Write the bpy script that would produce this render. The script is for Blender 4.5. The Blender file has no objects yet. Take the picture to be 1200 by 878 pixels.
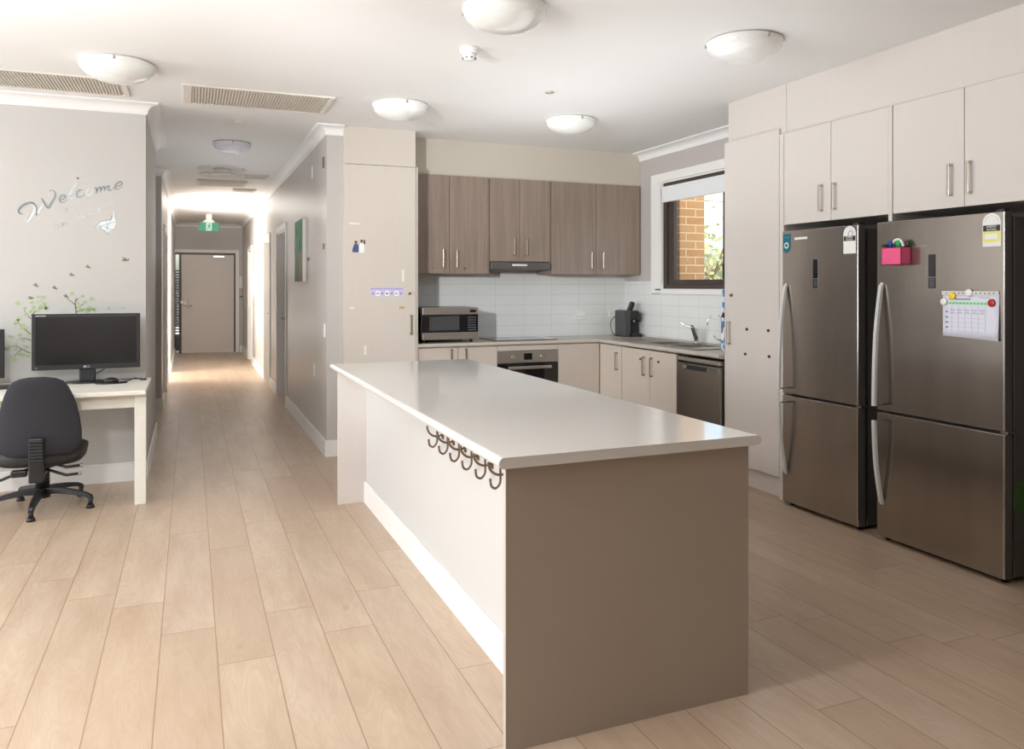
import bpy, bmesh, math, random
from mathutils import Vector, Matrix
random.seed(7)
C = bpy.context.scene.collection
PI = math.pi
CEIL = 2.74

# ------------------------------------------------------------------ materials
def lin(c):
    if isinstance(c, str):
        c = [int(c[i:i+2], 16) for i in (0, 2, 4)]
    r = []
    for v in c[:3]:
        v = v/255.0
        r.append(v/12.92 if v <= 0.04045 else ((v+0.055)/1.055)**2.4)
    return (r[0], r[1], r[2], 1.0)

class NT:
    def __init__(s, name):
        s.m = bpy.data.materials.new(name); s.m.use_nodes = True
        s.t = s.m.node_tree; s.t.nodes.clear()
        s.out = s.t.nodes.new('ShaderNodeOutputMaterial')
        s.b = s.t.nodes.new('ShaderNodeBsdfPrincipled')
        s.t.links.new(s.b.outputs[0], s.out.inputs[0])
    def n(s, typ, **props):
        o = s.t.nodes.new(typ)
        for k, v in props.items(): setattr(o, k, v)
        return o
    def l(s, a, b): s.t.links.new(a, b)
    def put(s, inp, v):
        if hasattr(v, 'is_output') or isinstance(v, bpy.types.NodeSocket): s.l(v, inp)
        else: inp.default_value = v
    def math(s, op, a, b=None, c=None):
        o = s.n('ShaderNodeMath', operation=op)
        s.put(o.inputs[0], a)
        if b is not None: s.put(o.inputs[1], b)
        if c is not None: s.put(o.inputs[2], c)
        return o.outputs[0]
    def pos(s):
        g = s.n('ShaderNodeNewGeometry'); x = s.n('ShaderNodeSeparateXYZ')
        s.l(g.outputs['Position'], x.inputs[0]); return g.outputs['Position'], x.outputs[0], x.outputs[1], x.outputs[2]
    def obj(s):
        g = s.n('ShaderNodeTexCoord'); return g.outputs['Object']
    def vec(s, x, y, z):
        o = s.n('ShaderNodeCombineXYZ')
        s.put(o.inputs[0], x); s.put(o.inputs[1], y); s.put(o.inputs[2], z); return o.outputs[0]
    def scale(s, v, sc):
        o = s.n('ShaderNodeVectorMath', operation='MULTIPLY'); s.l(v, o.inputs[0]); o.inputs[1].default_value = sc; return o.outputs[0]
    def noise(s, v, scale, detail=3, rough=.5):
        o = s.n('ShaderNodeTexNoise'); s.l(v, o.inputs['Vector']); o.inputs['Scale'].default_value = scale
        o.inputs['Detail'].default_value = detail; o.inputs['Roughness'].default_value = rough; return o.outputs['Fac']
    def mix(s, f, a, b, mode='MIX'):
        o = s.n('ShaderNodeMix', data_type='RGBA', blend_type=mode)
        s.put(o.inputs[0], f); s.put(o.inputs[6], a); s.put(o.inputs[7], b); return o.outputs[2]
    def ramp(s, f, stops):
        o = s.n('ShaderNodeValToRGB'); s.l(f, o.inputs[0]); e = o.color_ramp.elements
        while len(e) < len(stops): e.new(.5)
        for k, (p, c) in enumerate(stops): e[k].position = p; e[k].color = c
        return o.outputs[0]
    def bump(s, h, strength=.1, dist=.01):
        o = s.n('ShaderNodeBump'); s.l(h, o.inputs['Height']); o.inputs['Strength'].default_value = strength
        o.inputs['Distance'].default_value = dist; s.l(o.outputs[0], s.b.inputs['Normal'])
    def base(s, c): s.put(s.b.inputs['Base Color'], c)
    def set(s, **k):
        for a, v in k.items(): s.put(s.b.inputs[a.replace('_', ' ')], v)

def mul(c, f): return (c[0]*f, c[1]*f, c[2]*f, 1)

def simple(name, col, rough=.5, metal=0, var=.06, sc=6, stretch=(1, 1, 1), bump=0, coat=0, trans=0, spec=None, emit=0):
    n = NT(name); c = lin(col)
    v = n.scale(n.obj(), stretch)
    f = n.noise(v, sc, 4)
    n.base(n.mix(f, mul(c, 1-var), mul(c, 1+var)))
    n.set(Roughness=rough, Metallic=metal)
    if coat: n.b.inputs['Coat Weight'].default_value = coat
    if spec is not None: n.b.inputs['Specular IOR Level'].default_value = spec
    if emit:
        n.b.inputs['Emission Color'].default_value = c; n.b.inputs['Emission Strength'].default_value = emit
    if bump: n.bump(n.noise(v, sc*6, 3), bump, .005)
    return n.m

M = {}
M['wall'] = simple('wall_paint', (201, 198, 194), .6, var=.02, sc=3, bump=.03)
M['wall_grey'] = simple('corridor_paint', (192, 187, 182), .34, var=.03, sc=3, bump=.03)
M['wall_mauve'] = simple('window_wall_paint', (190, 181, 177), .6, var=.02, sc=3, bump=.03)
M['ceiling'] = simple('ceiling_paint', (236, 235, 233), .8, var=.012, sc=2, bump=.02)
M['trim'] = simple('gloss_white_trim', (238, 236, 232), .35, var=.02, sc=4)
M['crown'] = simple('cornice_white', (238, 237, 235), .6, var=.015, sc=4)
M['laminate'] = simple('cream_laminate', (206, 197, 186), .42, var=.025, sc=4, stretch=(8, 8, .8))
M['lam_pale'] = simple('pale_cream_laminate', (214, 206, 199), .42, var=.02, sc=4, stretch=(8, 8, .8))
M['lam_base'] = simple('base_cream_laminate', (196, 184, 171), .42, var=.025, sc=4, stretch=(8, 8, .8))
M['island_end'] = simple('shaded_cream_laminate', (166, 152, 138), .42, var=.03, sc=3, stretch=(1, 1, 1))  # cream laminate with its shade put into a darker base colour
M['bulk'] = simple('bulkhead_laminate', (203, 194, 180), .5, var=.02, sc=3)
M['edge'] = simple('light_edge_tape', (190, 182, 172), .4, var=.02)
M['bench'] = simple('pale_worktop_laminate', (214, 210, 204), .12, var=.03, sc=180)
M['bench_back'] = simple('beige_worktop_laminate', (190, 180, 168), .25, var=.05, sc=160)
M['steel'] = simple('brushed_stainless', (150, 144, 138), .3, 1, var=.08, sc=8, stretch=(1, 1, 40), bump=.02)
M['steel_h'] = simple('brushed_stainless_horizontal', (178, 171, 163), .34, .85, var=.1, sc=5, stretch=(2, 30, 30), bump=.02)
M['chrome'] = simple('polished_chrome', (225, 225, 225), .12, 1, var=.02)
M['nickel'] = simple('satin_nickel', (190, 182, 170), .3, 1, var=.04)
M['black'] = simple('black_plastic', (32, 31, 32), .42, var=.1, sc=20)
M['black_gloss'] = simple('black_glass', (14, 14, 16), .08, var=.1, coat=.5)
M['screen'] = simple('dark_screen', (30, 28, 28), .22, var=.2, sc=2)
M['grey_plastic'] = simple('charcoal_plastic', (66, 66, 68), .45, var=.08, sc=20)
M['fabric'] = simple('charcoal_fabric', (56, 56, 60), .85, var=.12, sc=120, bump=.25, spec=.2)
M['seat_vinyl'] = simple('black_seat_fabric', (44, 44, 46), .6, var=.1, sc=90, bump=.1)
M['bronze'] = simple('antique_bronze', (128, 108, 90), .38, .6, var=.2, sc=30)
M['white_plastic'] = simple('white_plastic', (236, 234, 230), .4, var=.02)
M['desk'] = simple('white_painted_wood', (232, 228, 218), .5, var=.05, sc=10, stretch=(1, 6, 6), bump=.05)
M['door'] = simple('door_paint', (212, 204, 196), .4, var=.03, sc=2)
M['brown_frame'] = simple('brown_aluminium', (80, 68, 62), .4, .3, var=.05)
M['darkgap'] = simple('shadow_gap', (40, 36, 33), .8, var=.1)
M['side_dark'] = simple('fridge_side_grey', (98, 94, 90), .4, .2, var=.06, sc=3)
M['alu_bright'] = simple('bright_alloy_trim', (215, 210, 206), .22, 1, var=.03)
M['pink'] = simple('pink_glitter_plastic', (236, 88, 138), .45, var=.12, sc=200, bump=.1)
M['green'] = simple('green_plastic', (20, 170, 84), .4)
M['blue'] = simple('blue_plastic', (30, 60, 160), .4)
M['cyan'] = simple('light_blue_plastic', (60, 160, 205), .4)
M['red'] = simple('red_plastic', (176, 26, 32), .35)
M['yellow'] = simple('yellow_plastic', (245, 205, 50), .4)
M['ruler'] = simple('pale_strip', (214, 214, 206), .4)
M['paper'] = simple('white_paper', (222, 222, 234), .6, var=.03, sc=40)
M['ink'] = simple('grey_ink', (120, 120, 132), .7)
M['ink_light'] = simple('pale_ink', (182, 182, 198), .7)
M['mint'] = simple('mint_ink', (176, 222, 188), .7)
M['label_yellow'] = simple('label_yellow', (236, 228, 120), .5)
M['label_white'] = simple('label_white', (236, 236, 230), .5)
M['teal'] = simple('teal_sticker', (18, 104, 118), .4)
M['maroon'] = simple('maroon_plastic', (72, 26, 30), .4)
M['lavender'] = simple('lavender_sticker', (200, 192, 222), .5, var=.05)
M['purple'] = simple('purple_ink', (128, 112, 176), .5)
M['tape'] = simple('old_tape', (232, 226, 216), .6)
M['tape_brown'] = simple('brown_tape_residue', (186, 156, 124), .7)
M['skin'] = simple('photo_skin', (150, 108, 90), .6)
M['navy'] = simple('photo_navy', (70, 84, 128), .6)
M['mirror'] = simple('mirror_sticker', (206, 212, 213), .4, .2, var=.15, sc=25)
M['dark_green'] = simple('green_reflection_paint', (62, 92, 44), .5)
M['satin_dark'] = simple('satin_bronze_handle', (150, 138, 124), .35, .7, var=.05)
M['silver_dark'] = simple('silver_sticker_dark', (120, 128, 128), .3, .3, var=.3, sc=14)
M['silver_pale'] = simple('silver_sticker_pale', (172, 170, 168), .3, .3, var=.1)
M['twig'] = simple('twig_print', (104, 96, 90), .6)
M['leaf'] = simple('leaf_print', (182, 204, 148), .6, var=.12, sc=25)
M['bird'] = simple('bird_print', (128, 124, 100), .6, var=.15, sc=30)
M['opal'] = simple('opal_glass', (236, 236, 232), .18, var=.01, coat=.4)
M['opal_violet'] = simple('opal_glass_cool', (226, 226, 236), .25, var=.01)
M['grille'] = simple('grille_paint', (224, 217, 207), .5)
M['grille_back'] = simple('grille_backing', (206, 199, 188), .8)
M['sign_green'] = simple('sign_green', (0, 112, 74), .5)
M['sign_white'] = simple('sign_white', (150, 190, 186), .5)
M['leafgreen'] = simple('foliage', (186, 196, 140), .6, var=.3, sc=5)
M['bark'] = simple('bark', (150, 134, 112), .9, var=.2)
M['beam'] = simple('verandah_beam', (226, 222, 200), .6)
M['ground'] = simple('outside_paving', (190, 180, 165), .9, var=.1)
M['cord'] = simple('black_cord', (24, 24, 26), .5)
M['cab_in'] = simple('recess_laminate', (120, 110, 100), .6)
M['slat'] = simple('dark_slat', (28, 28, 34), .5)
M['brass'] = simple('brass_disc', (190, 184, 150), .35, .6)
M['blind'] = simple('white_blind', (232, 234, 234), .5, var=.01)
M['handle_grey'] = simple('satin_alloy_handle', (214, 214, 212), .28, .3, var=.03, sc=4, stretch=(1, 1, 10))

def mat_floor():
    n = NT('oak_laminate_floor'); P, x, y, z = n.pos()
    W, Lh = .204, 1.38
    cx = n.math('DIVIDE', n.math('SUBTRACT', x, .0955), W)
    col = n.math('FLOOR', cx); fx = n.math('FRACT', cx)
    wn = n.n('ShaderNodeTexWhiteNoise', noise_dimensions='1D'); n.l(col, wn.inputs['W'])
    cy = n.math('ADD', n.math('DIVIDE', y, Lh), n.math('MULTIPLY', wn.outputs['Value'], 3.0))
    row = n.math('FLOOR', cy); fy = n.math('FRACT', cy)
    w2 = n.n('ShaderNodeTexWhiteNoise', noise_dimensions='2D'); n.l(n.vec(col, row, 0), w2.inputs['Vector'])
    r = w2.outputs['Value']
    gv = n.vec(n.math('ADD', n.math('MULTIPLY', x, 9), n.math('MULTIPLY', r, 50)), n.math('ADD', n.math('MULTIPLY', y, 1.6), n.math('MULTIPLY', r, 90)), n.math('MULTIPLY', r, 20))
    g1 = n.noise(gv, 1.1, 5, .6)
    wv = n.n('ShaderNodeTexNoise'); n.l(gv, wv.inputs['Vector']); wv.inputs['Scale'].default_value = 1.0; wv.inputs['Detail'].default_value = 2; wv.inputs['Distortion'].default_value = 1.2
    rings = n.math('FRACT', n.math('MULTIPLY', wv.outputs['Fac'], 9))
    rings = n.math('ABSOLUTE', n.math('SUBTRACT', rings, .5))
    fine = n.noise(n.vec(n.math('MULTIPLY', x, 160), n.math('MULTIPLY', y, 7), r), 1.0, 3, .6)
    base = n.ramp(r, [(0, lin((196, 174, 150))), (.35, lin((208, 189, 166))), (.7, lin((203, 184, 164))), (1, lin((190, 168, 144)))])
    c = n.mix(n.math('MULTIPLY', n.math('POWER', g1, 2.0), 1.5), base, lin((168, 142, 118)), 'MIX')
    c = n.mix(n.math('MULTIPLY', rings, .46), c, lin((160, 133, 108)), 'MIX')
    c = n.mix(n.math('MULTIPLY', fine, .30), c, lin((168, 140, 116)), 'MIX')
    kn = n.n('ShaderNodeTexVoronoi'); n.l(n.vec(n.math('MULTIPLY', x, 3.5), n.math('MULTIPLY', y, 1.5), 0), kn.inputs['Vector']); kn.inputs['Scale'].default_value = 1.2
    k = n.math('MULTIPLY', n.math('SUBTRACT', 1, n.math('MINIMUM', n.math('MULTIPLY', n.math('ADD', kn.outputs['Distance'], n.math('MULTIPLY', g1, .05)), 9), 1)), .6)
    c = n.mix(k, c, lin((150, 118, 92)), 'MIX')
    e = n.math('LESS_THAN', n.math('MINIMUM', fx, n.math('SUBTRACT', 1, fx)), .009)
    e2 = n.math('LESS_THAN', n.math('MINIMUM', fy, n.math('SUBTRACT', 1, fy)), .0013)
    seam = n.math('MAXIMUM', e, e2)
    c = n.mix(n.math('MULTIPLY', seam, .78), c, lin((128, 96, 70)), 'MIX')
    n.base(c)
    n.set(Roughness=n.math('ADD', n.math('MULTIPLY', fine, .12), .30))
    n.bump(n.math('SUBTRACT', n.math('MULTIPLY', fine, .15), seam), .25, .002)
    return n.m
M['floor'] = mat_floor()

def mat_tile(axis, u0, name):
    n = NT(name); P, x, y, z = n.pos()
    u = x if axis == 'x' else y
    fu = n.math('FRACT', n.math('DIVIDE', n.math('SUBTRACT', u, u0), .302))
    fz = n.math('FRACT', n.math('DIVIDE', n.math('SUBTRACT', z, .925), .1005))
    a = n.math('LESS_THAN', n.math('MINIMUM', fu, n.math('SUBTRACT', 1, fu)), .006)
    b = n.math('LESS_THAN', n.math('MINIMUM', fz, n.math('SUBTRACT', 1, fz)), .018)
    s = n.math('MAXIMUM', a, b)
    f = n.noise(P, 2.5, 2)
    c = n.mix(f, lin((221, 222, 218)), lin((232, 233, 230)))
    n.base(n.mix(n.math('MULTIPLY', s, .55), c, lin((180, 180, 176))))
    n.set(Roughness=.2)
    n.bump(n.math('SUBTRACT', 1, s), .3, .002)
    return n.m
M['tile_back'] = mat_tile('x', 2.739, 'white_tile_back')
M['tile_side'] = mat_tile('y', 4.9, 'white_tile_side')

def mat_wood_taupe():
    n = NT('taupe_woodgrain'); o = n.obj()
    v = n.scale(o, (60, 60, 1.4))
    f = n.noise(v, 1.6, 5, .65); f2 = n.noise(n.scale(o, (14, 14, .7)), 1.4, 3)
    c = n.ramp(n.math('ADD', n.math('MULTIPLY', f, .6), n.math('MULTIPLY', f2, .4)), [(.3, lin((128, 113, 101))), (.5, lin((147, 130, 117))), (.72, lin((160, 143, 129)))])
    n.base(c); n.set(Roughness=.5); n.bump(f, .08, .002); return n.m
M['taupe'] = mat_wood_taupe()

def mat_brick():
    n = NT('tan_brick'); P, x, y, z = n.pos()
    b = n.n('ShaderNodeTexBrick'); n.l(n.vec(n.math('ADD', x, y), z, 0), b.inputs['Vector'])
    b.inputs['Scale'].default_value = 1; b.inputs['Brick Width'].default_value = .24; b.inputs['Row Height'].default_value = .086
    b.inputs['Mortar Size'].default_value = .006
    b.inputs['Color1'].default_value = lin((158, 126, 88)); b.inputs['Color2'].default_value = lin((146, 112, 76)); b.inputs['Mortar'].default_value = lin((186, 168, 140))
    n.base(n.mix(n.math('MULTIPLY', n.noise(P, 30, 3), .3), b.outputs['Color'], lin((130, 98, 66))))
    n.set(Roughness=.9); n.bump(b.outputs['Fac'], .4, .01); return n.m
M['brick'] = mat_brick()

def mat_art():
    n = NT('abstract_green_painting'); P, x, y, z = n.pos()
    v = n.vec(n.math('MULTIPLY', y, 5), n.math('MULTIPLY', z, 1.6), 0)
    t = n.n('ShaderNodeTexNoise'); n.l(v, t.inputs['Vector']); t.inputs['Scale'].default_value = 1.8; t.inputs['Distortion'].default_value = 1.4; t.inputs['Detail'].default_value = 3
    c = n.ramp(t.outputs['Fac'], [(.25, lin((26, 44, 28))), (.4, lin((54, 98, 44))), (.48, lin((96, 130, 84))), (.54, lin((70, 142, 138))), (.62, lin((44, 84, 78))), (.75, lin((90, 66, 42)))])
    low = n.math('MULTIPLY', n.math('LESS_THAN', z, 1.75), n.math('LESS_THAN', y, 8.08))
    c = n.mix(n.math('MULTIPLY', low, .75), c, lin((146, 112, 66)))
    n.base(c); n.set(Roughness=.6); return n.m
M['art'] = mat_art()

def mat_glass():
    m = bpy.data.materials.new('clear_glass'); m.use_nodes = True; t = m.node_tree; t.nodes.clear()
    o = t.nodes.new('ShaderNodeOutputMaterial'); mx = t.nodes.new('ShaderNodeMixShader'); tr = t.nodes.new('ShaderNodeBsdfTransparent')
    g = t.nodes.new('ShaderNodeBsdfGlossy'); g.inputs['Roughness'].default_value = .02; lw = t.nodes.new('ShaderNodeLayerWeight'); lw.inputs[0].default_value = .5; pw = t.nodes.new('ShaderNodeMath'); pw.operation = 'POWER'; pw.inputs[1].default_value = 4
    t.links.new(lw.outputs['Facing'], pw.inputs[0]); fr = t.nodes.new('ShaderNodeMath'); fr.operation = 'MULTIPLY_ADD'; fr.inputs[1].default_value = .5; fr.inputs[2].default_value = .03; t.links.new(pw.outputs[0], fr.inputs[0])
    tr.inputs[0].default_value = (.95, .97, .96, 1)
    t.links.new(fr.outputs[0], mx.inputs[0]); t.links.new(tr.outputs[0], mx.inputs[1]); t.links.new(g.outputs[0], mx.inputs[2]); t.links.new(mx.outputs[0], o.inputs[0])
    return m
M['glass'] = mat_glass()

def mat_fridge():
    n = NT('fridge_stainless'); P, x, y, z = n.pos(); o = n.vec(x, y, z)
    f = n.noise(n.scale(o, (1, 240, 3)), 1, 3); g = n.noise(n.scale(o, (1, 5, .6)), 1, 3)
    n.base(n.mix(g, lin((150, 142, 135)), lin((178, 170, 163))))
    n.set(Metallic=.95, Roughness=n.math('ADD', n.math('MULTIPLY', f, .08), .15))
    n.bump(n.math('ADD', f, n.math('MULTIPLY', g, 6)), .03, .004); return n.m
M['fridge'] = mat_fridge()

def mat_packets():
    n = NT('printed_packets'); P, x, y, z = n.pos()
    v = n.n('ShaderNodeTexVoronoi'); n.l(n.vec(n.math('MULTIPLY', x, 40), n.math('MULTIPLY', y, 40), n.math('MULTIPLY', z, 28)), v.inputs['Vector'])
    v.inputs['Scale'].default_value = 1
    s = n.n('ShaderNodeSeparateColor'); n.l(v.outputs['Color'], s.inputs[0])
    n.base(n.ramp(s.outputs[0], [(0, lin((40, 80, 150))), (.25, lin((60, 150, 200))), (.4, lin((230, 230, 240))), (.8, lin((236, 232, 240))), (.95, lin((40, 30, 60)))]))
    n.set(Roughness=.3); return n.m
M['packets'] = mat_packets()

# ------------------------------------------------------------------ mesh builder
class MB:
    def __init__(s): s.v = []; s.f = []; s.m = []; s.s = []; s.mats = []
    def mi(s, m):
        m = M[m] if isinstance(m, str) else m
        if m not in s.mats: s.mats.append(m)
        return s.mats.index(m)
    def add(s, verts, faces, m, smooth=False, mx=None):
        o = len(s.v); k = s.mi(m)
        for v in verts:
            v = Vector(v)
            if mx is not None: v = mx @ v
            s.v.append(v)
        for f in faces:
            s.f.append([i+o for i in f]); s.m.append(k); s.s.append(smooth)
        return s
    def box(s, x0, x1, y0, y1, z0, z1, m, bev=0, seg=2, mx=None):
        if x1 < x0: x0, x1 = x1, x0
        if y1 < y0: y0, y1 = y1, y0
        if z1 < z0: z0, z1 = z1, z0
        vs = [(x, y, z) for x in (x0, x1) for y in (y0, y1) for z in (z0, z1)]
        fs = [(0, 1, 3, 2), (4, 6, 7, 5), (0, 4, 5, 1), (2, 3, 7, 6), (0, 2, 6, 4), (1, 5, 7, 3)]
        if bev:
            bm = bmesh.new(); bv = [bm.verts.new(v) for v in vs]
            for f in fs: bm.faces.new([bv[i] for i in f])
            bmesh.ops.bevel(bm, geom=bm.edges[:], offset=min(bev, .49*min(x1-x0, y1-y0, z1-z0)), segments=seg, profile=.5, affect='EDGES')
            bm.verts.index_update(); vs = [v.co.copy() for v in bm.verts]; fs = [[v.index for v in f.verts] for f in bm.faces]; bm.free()
        return s.add(vs, fs, m, False, mx)
    def prism(s, poly, axis, a, b, m, mx=None, smooth=False):
        # poly: list of 2d points; axis: extruded axis
        n = len(poly)
        def mk(p, t):
            if axis == 'x': return (t, p[0], p[1])
            if axis == 'y': return (p[0], t, p[1])
            return (p[0], p[1], t)
        vs = [mk(p, a) for p in poly]+[mk(p, b) for p in poly]
        s.add(vs, [list(range(n))[::-1], list(range(n, 2*n))], m, False, mx)
        s.add(vs, [(i, (i+1) % n, n+(i+1) % n, n+i) for i in range(n)], m, smooth, mx)
        return s
    def lathe(s, prof, c, m, seg=32, axis='z', mx=None, smooth=True):
        vs = []; n = len(prof)
        for k in range(seg):
            a = 2*PI*k/seg
            for r, h in prof:
                p = (r*math.cos(a), r*math.sin(a), h)
                if axis == 'x': p = (p[2], p[0], p[1])
                if axis == 'y': p = (p[0], p[2], p[1])
                vs.append((p[0]+c[0], p[1]+c[1], p[2]+c[2]))
        fs = []
        for k in range(seg):
            for i in range(n-1):
                a = k*n+i; b = ((k+1) % seg)*n+i
                fs.append((a, b, b+1, a+1))
        return s.add(vs, fs, m, smooth, mx)
    def cyl(s, c, r, h0, h1, m, axis='z', seg=24, r2=None, mx=None):
        r2 = r if r2 is None else r2
        return s.lathe([(0, h0), (r, h0)], c, m, seg, axis, mx, False).lathe([(r, h0), (r2, h1)], c, m, seg, axis, mx, True).lathe([(r2, h1), (0, h1)], c, m, seg, axis, mx, False)
    def tube(s, pts, r, m, seg=10, cap=True, mx=None, flat=1.0):
        pts = [Vector(p) for p in pts]; n = len(pts); vs = []
        rr = r if isinstance(r, (list, tuple)) else [r]*n
        t0 = (pts[1]-pts[0]).normalized()
        up = Vector((0, 0, 1)) if abs(t0.z) < .9 else Vector((1, 0, 0))
        nv = t0.cross(up).normalized()
        for i, p in enumerate(pts):
            t = (pts[min(i+1, n-1)]-pts[max(i-1, 0)]).normalized()
            nv = (nv-t*nv.dot(t)).normalized(); bv = t.cross(nv)
            for k in range(seg):
                a = 2*PI*k/seg
                vs.append(p+(nv*math.cos(a)+bv*math.sin(a)*flat)*rr[i])
        fs = [(i*seg+k, i*seg+(k+1) % seg, (i+1)*seg+(k+1) % seg, (i+1)*seg+k) for i in range(n-1) for k in range(seg)]
        s.add(vs, fs, m, True, mx)
        if cap:
            s.add(vs[:seg], [list(range(seg))[::-1]], m, False, mx); s.add(vs[-seg:], [list(range(seg))], m, False, mx)
        return s
    def loft(s, rings, m, mx=None, smooth=True):
        n = len(rings[0]); vs = [v for r in rings for v in r]
        fs = [(i*n+k, i*n+(k+1) % n, (i+1)*n+(k+1) % n, (i+1)*n+k) for i in range(len(rings)-1) for k in range(n)]
        s.add(vs, fs, m, smooth, mx)
        s.add(rings[0], [list(range(n))[::-1]], m, smooth, mx); s.add(rings[-1], [list(range(n))], m, smooth, mx)
        return s
    def ribbon(s, pts, w, y, th, m):
        # flat stroke on a wall facing -y; pts (x,z); w may be list
        n = len(pts); ww = w if isinstance(w, (list, tuple)) else [w]*n
        L = []; R = []
        for i in range(n):
            a = Vector(pts[max(i-1, 0)]); b = Vector(pts[min(i+1, n-1)]); d = (b-a)
            d = d.normalized() if d.length > 1e-6 else Vector((1, 0)); q = Vector((-d.y, d.x))*ww[i]/2; p = Vector(pts[i])
            L.append(p+q); R.append(p-q)
        vs = []
        for i in range(n):
            vs += [(L[i].x, y-th, L[i].y), (R[i].x, y-th, R[i].y), (L[i].x, y, L[i].y), (R[i].x, y, R[i].y)]
        fs = []
        for i in range(n-1):
            a = 4*i; b = a+4
            fs += [(a, a+1, b+1, b), (a+2, b+2, b+3, a+3), (a, b, b+2, a+2), (a+1, a+3, b+3, b+1)]
        fs += [(0, 2, 3, 1), (4*n-4, 4*n-3, 4*n-1, 4*n-2)]
        return s.add(vs, fs, m)

def smoothpts(p, k=4):
    out = []; n = len(p)
    for i in range(n-1):
        p0 = Vector(p[max(i-1, 0)]); p1 = Vector(p[i]); p2 = Vector(p[i+1]); p3 = Vector(p[min(i+2, n-1)])
        for j in range(k):
            t = j/k
            out.append(.5*((2*p1)+(p2-p0)*t+(2*p0-5*p1+4*p2-p3)*t*t+(3*p1-p0-3*p2+p3)*t*t*t))
    out.append(Vector(p[-1])); return [tuple(v) for v in out]

def clean(me):
    bm = bmesh.new(); bm.from_mesh(me)
    bmesh.ops.remove_doubles(bm, verts=bm.verts[:], dist=1e-5)
    bmesh.ops.recalc_face_normals(bm, faces=bm.faces[:]); bm.to_mesh(me); bm.free()

def root_loc(p):
    l = Vector((0, 0, 0))
    while p is not None: l += p.location; p = p.parent
    return l

def obj(name, mb, parent=None, origin=None, local=False):
    """one mesh object; mb vertices are world coordinates unless local"""
    o_ = Vector(origin) if origin is not None else (Vector((0, 0, 0)) if parent is None else Vector((0, 0, 0)))
    base = root_loc(parent) if (parent and not local) else Vector((0, 0, 0))
    me = bpy.data.meshes.new(name)
    off = base+o_
    me.from_pydata([v-off for v in mb.v], [], mb.f)
    for m in mb.mats: me.materials.append(m)
    for i, p in enumerate(me.polygons): p.material_index = mb.m[i]; p.use_smooth = mb.s[i]
    clean(me); me.update()
    ob = bpy.data.objects.new(name, me); C.objects.link(ob)
    if parent: ob.parent = parent
    ob.location = o_
    return ob

def tag(o, label, cat, group=None):
    o['label'] = label; o['category'] = cat
    if group: o['group'] = group
    return o
def thing(name, label, cat, loc=(0, 0, 0), rz=0, group=None):
    o = bpy.data.objects.new(name, None); C.objects.link(o); o.empty_display_size = .1
    o.location = loc; o.rotation_euler = (0, 0, rz); return tag(o, label, cat, group)
def struct(name, mb, parent=None):
    o = obj(name, mb, parent)
    if parent is None: o['kind'] = 'structure'
    return o
def one(name, mb, label, cat, group=None):
    # top level single mesh thing, origin moved to its base centre
    xs = [v.x for v in mb.v]; ys = [v.y for v in mb.v]; zs = [v.z for v in mb.v]
    return tag(obj(name, mb, None, ((min(xs)+max(xs))/2, (min(ys)+max(ys))/2, min(zs))), label, cat, group)
def textmesh(body, size, mx, m, name, parent, depth=.0006, align='CENTER'):
    cu = bpy.data.curves.new(name, 'FONT'); cu.body = body; cu.size = size; cu.extrude = depth; cu.align_x = align; cu.align_y = 'CENTER'
    t = bpy.data.objects.new(name, cu); C.objects.link(t)
    bpy.context.view_layer.update()
    me = bpy.data.meshes.new_from_object(t.evaluated_get(bpy.context.evaluated_depsgraph_get()))
    bpy.data.objects.remove(t); bpy.data.curves.remove(cu)
    me.transform(mx); me.materials.clear(); me.materials.append(M[m]); me.name = name
    if parent: me.transform(Matrix.Translation(-root_loc(parent)))
    o = bpy.data.objects.new(name, me); C.objects.link(o)
    if parent: o.parent = parent
    return o
def face_negY(x, y, z): return Matrix.Translation((x, y, z)) @ Matrix.Rotation(PI/2, 4, 'X')
def face_negX(x, y, z): return Matrix.Translation((x, y, z)) @ Matrix.Rotation(-PI/2, 4, 'Z') @ Matrix.Rotation(PI/2, 4, 'X')

# bar handle: vertical flat bar with two feet, on a face looking -Y ('y') or -X ('x')
def bar_handle(par, x, y, z0, z1, face, m='nickel', w=.010, out=.03, name='handle'):
    b = MB()
    if face == 'y':
        b.box(x-w/2, x+w/2, y-out, y-out+.006, z0, z1, m, .002)
        for z in (z0+.006, z1-.006): b.box(x-w/2, x+w/2, y-out+.003, y+.0, z-.006, z+.006, m, .001)
    else:
        b.box(x-out, x-out+.006, y-w/2, y+w/2, z0, z1, m, .002)
        for z in (z0+.006, z1-.006): b.box(x-out+.003, x, y-w/2, y+w/2, z-.006, z+.006, m, .001)
    return obj(name, b, par)

# ================================================================== SETTING
XW = -5.5
b = MB(); b.box(XW, 4.31, -3.0, 18.0, -.06, 0, 'floor'); struct('floor', b)
b = MB(); b.box(XW, 4.31, -3.0, 18.0, CEIL, CEIL+.1, 'ceiling'); struct('ceiling', b)
b = MB(); b.box(XW, -.30, 6.31, 8.05, 0, CEIL, 'wall'); struct('wall_left', b)
b = MB(); b.box(-3.1, -3.0, 8.05, 14.12, 0, CEIL, 'wall_grey'); struct('wall_passage', b)
b = MB()
b.box(-3.0, -.30, 9.75, 9.87, 0, CEIL, 'wall_grey')
b.box(-.42, -.30, 9.87, 10.45, 0, CEIL, 'wall_grey'); b.box(-.42, -.30, 11.35, 12.56, 0, CEIL, 'wall_grey')
b.box(-.42, -.30, 10.45, 11.35, 2.08, CEIL, 'wall_grey'); b.box(-3.0, -.42, 12.44, 12.56, 0, CEIL, 'wall_grey')
struct('wall_corridor_left', b)
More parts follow.
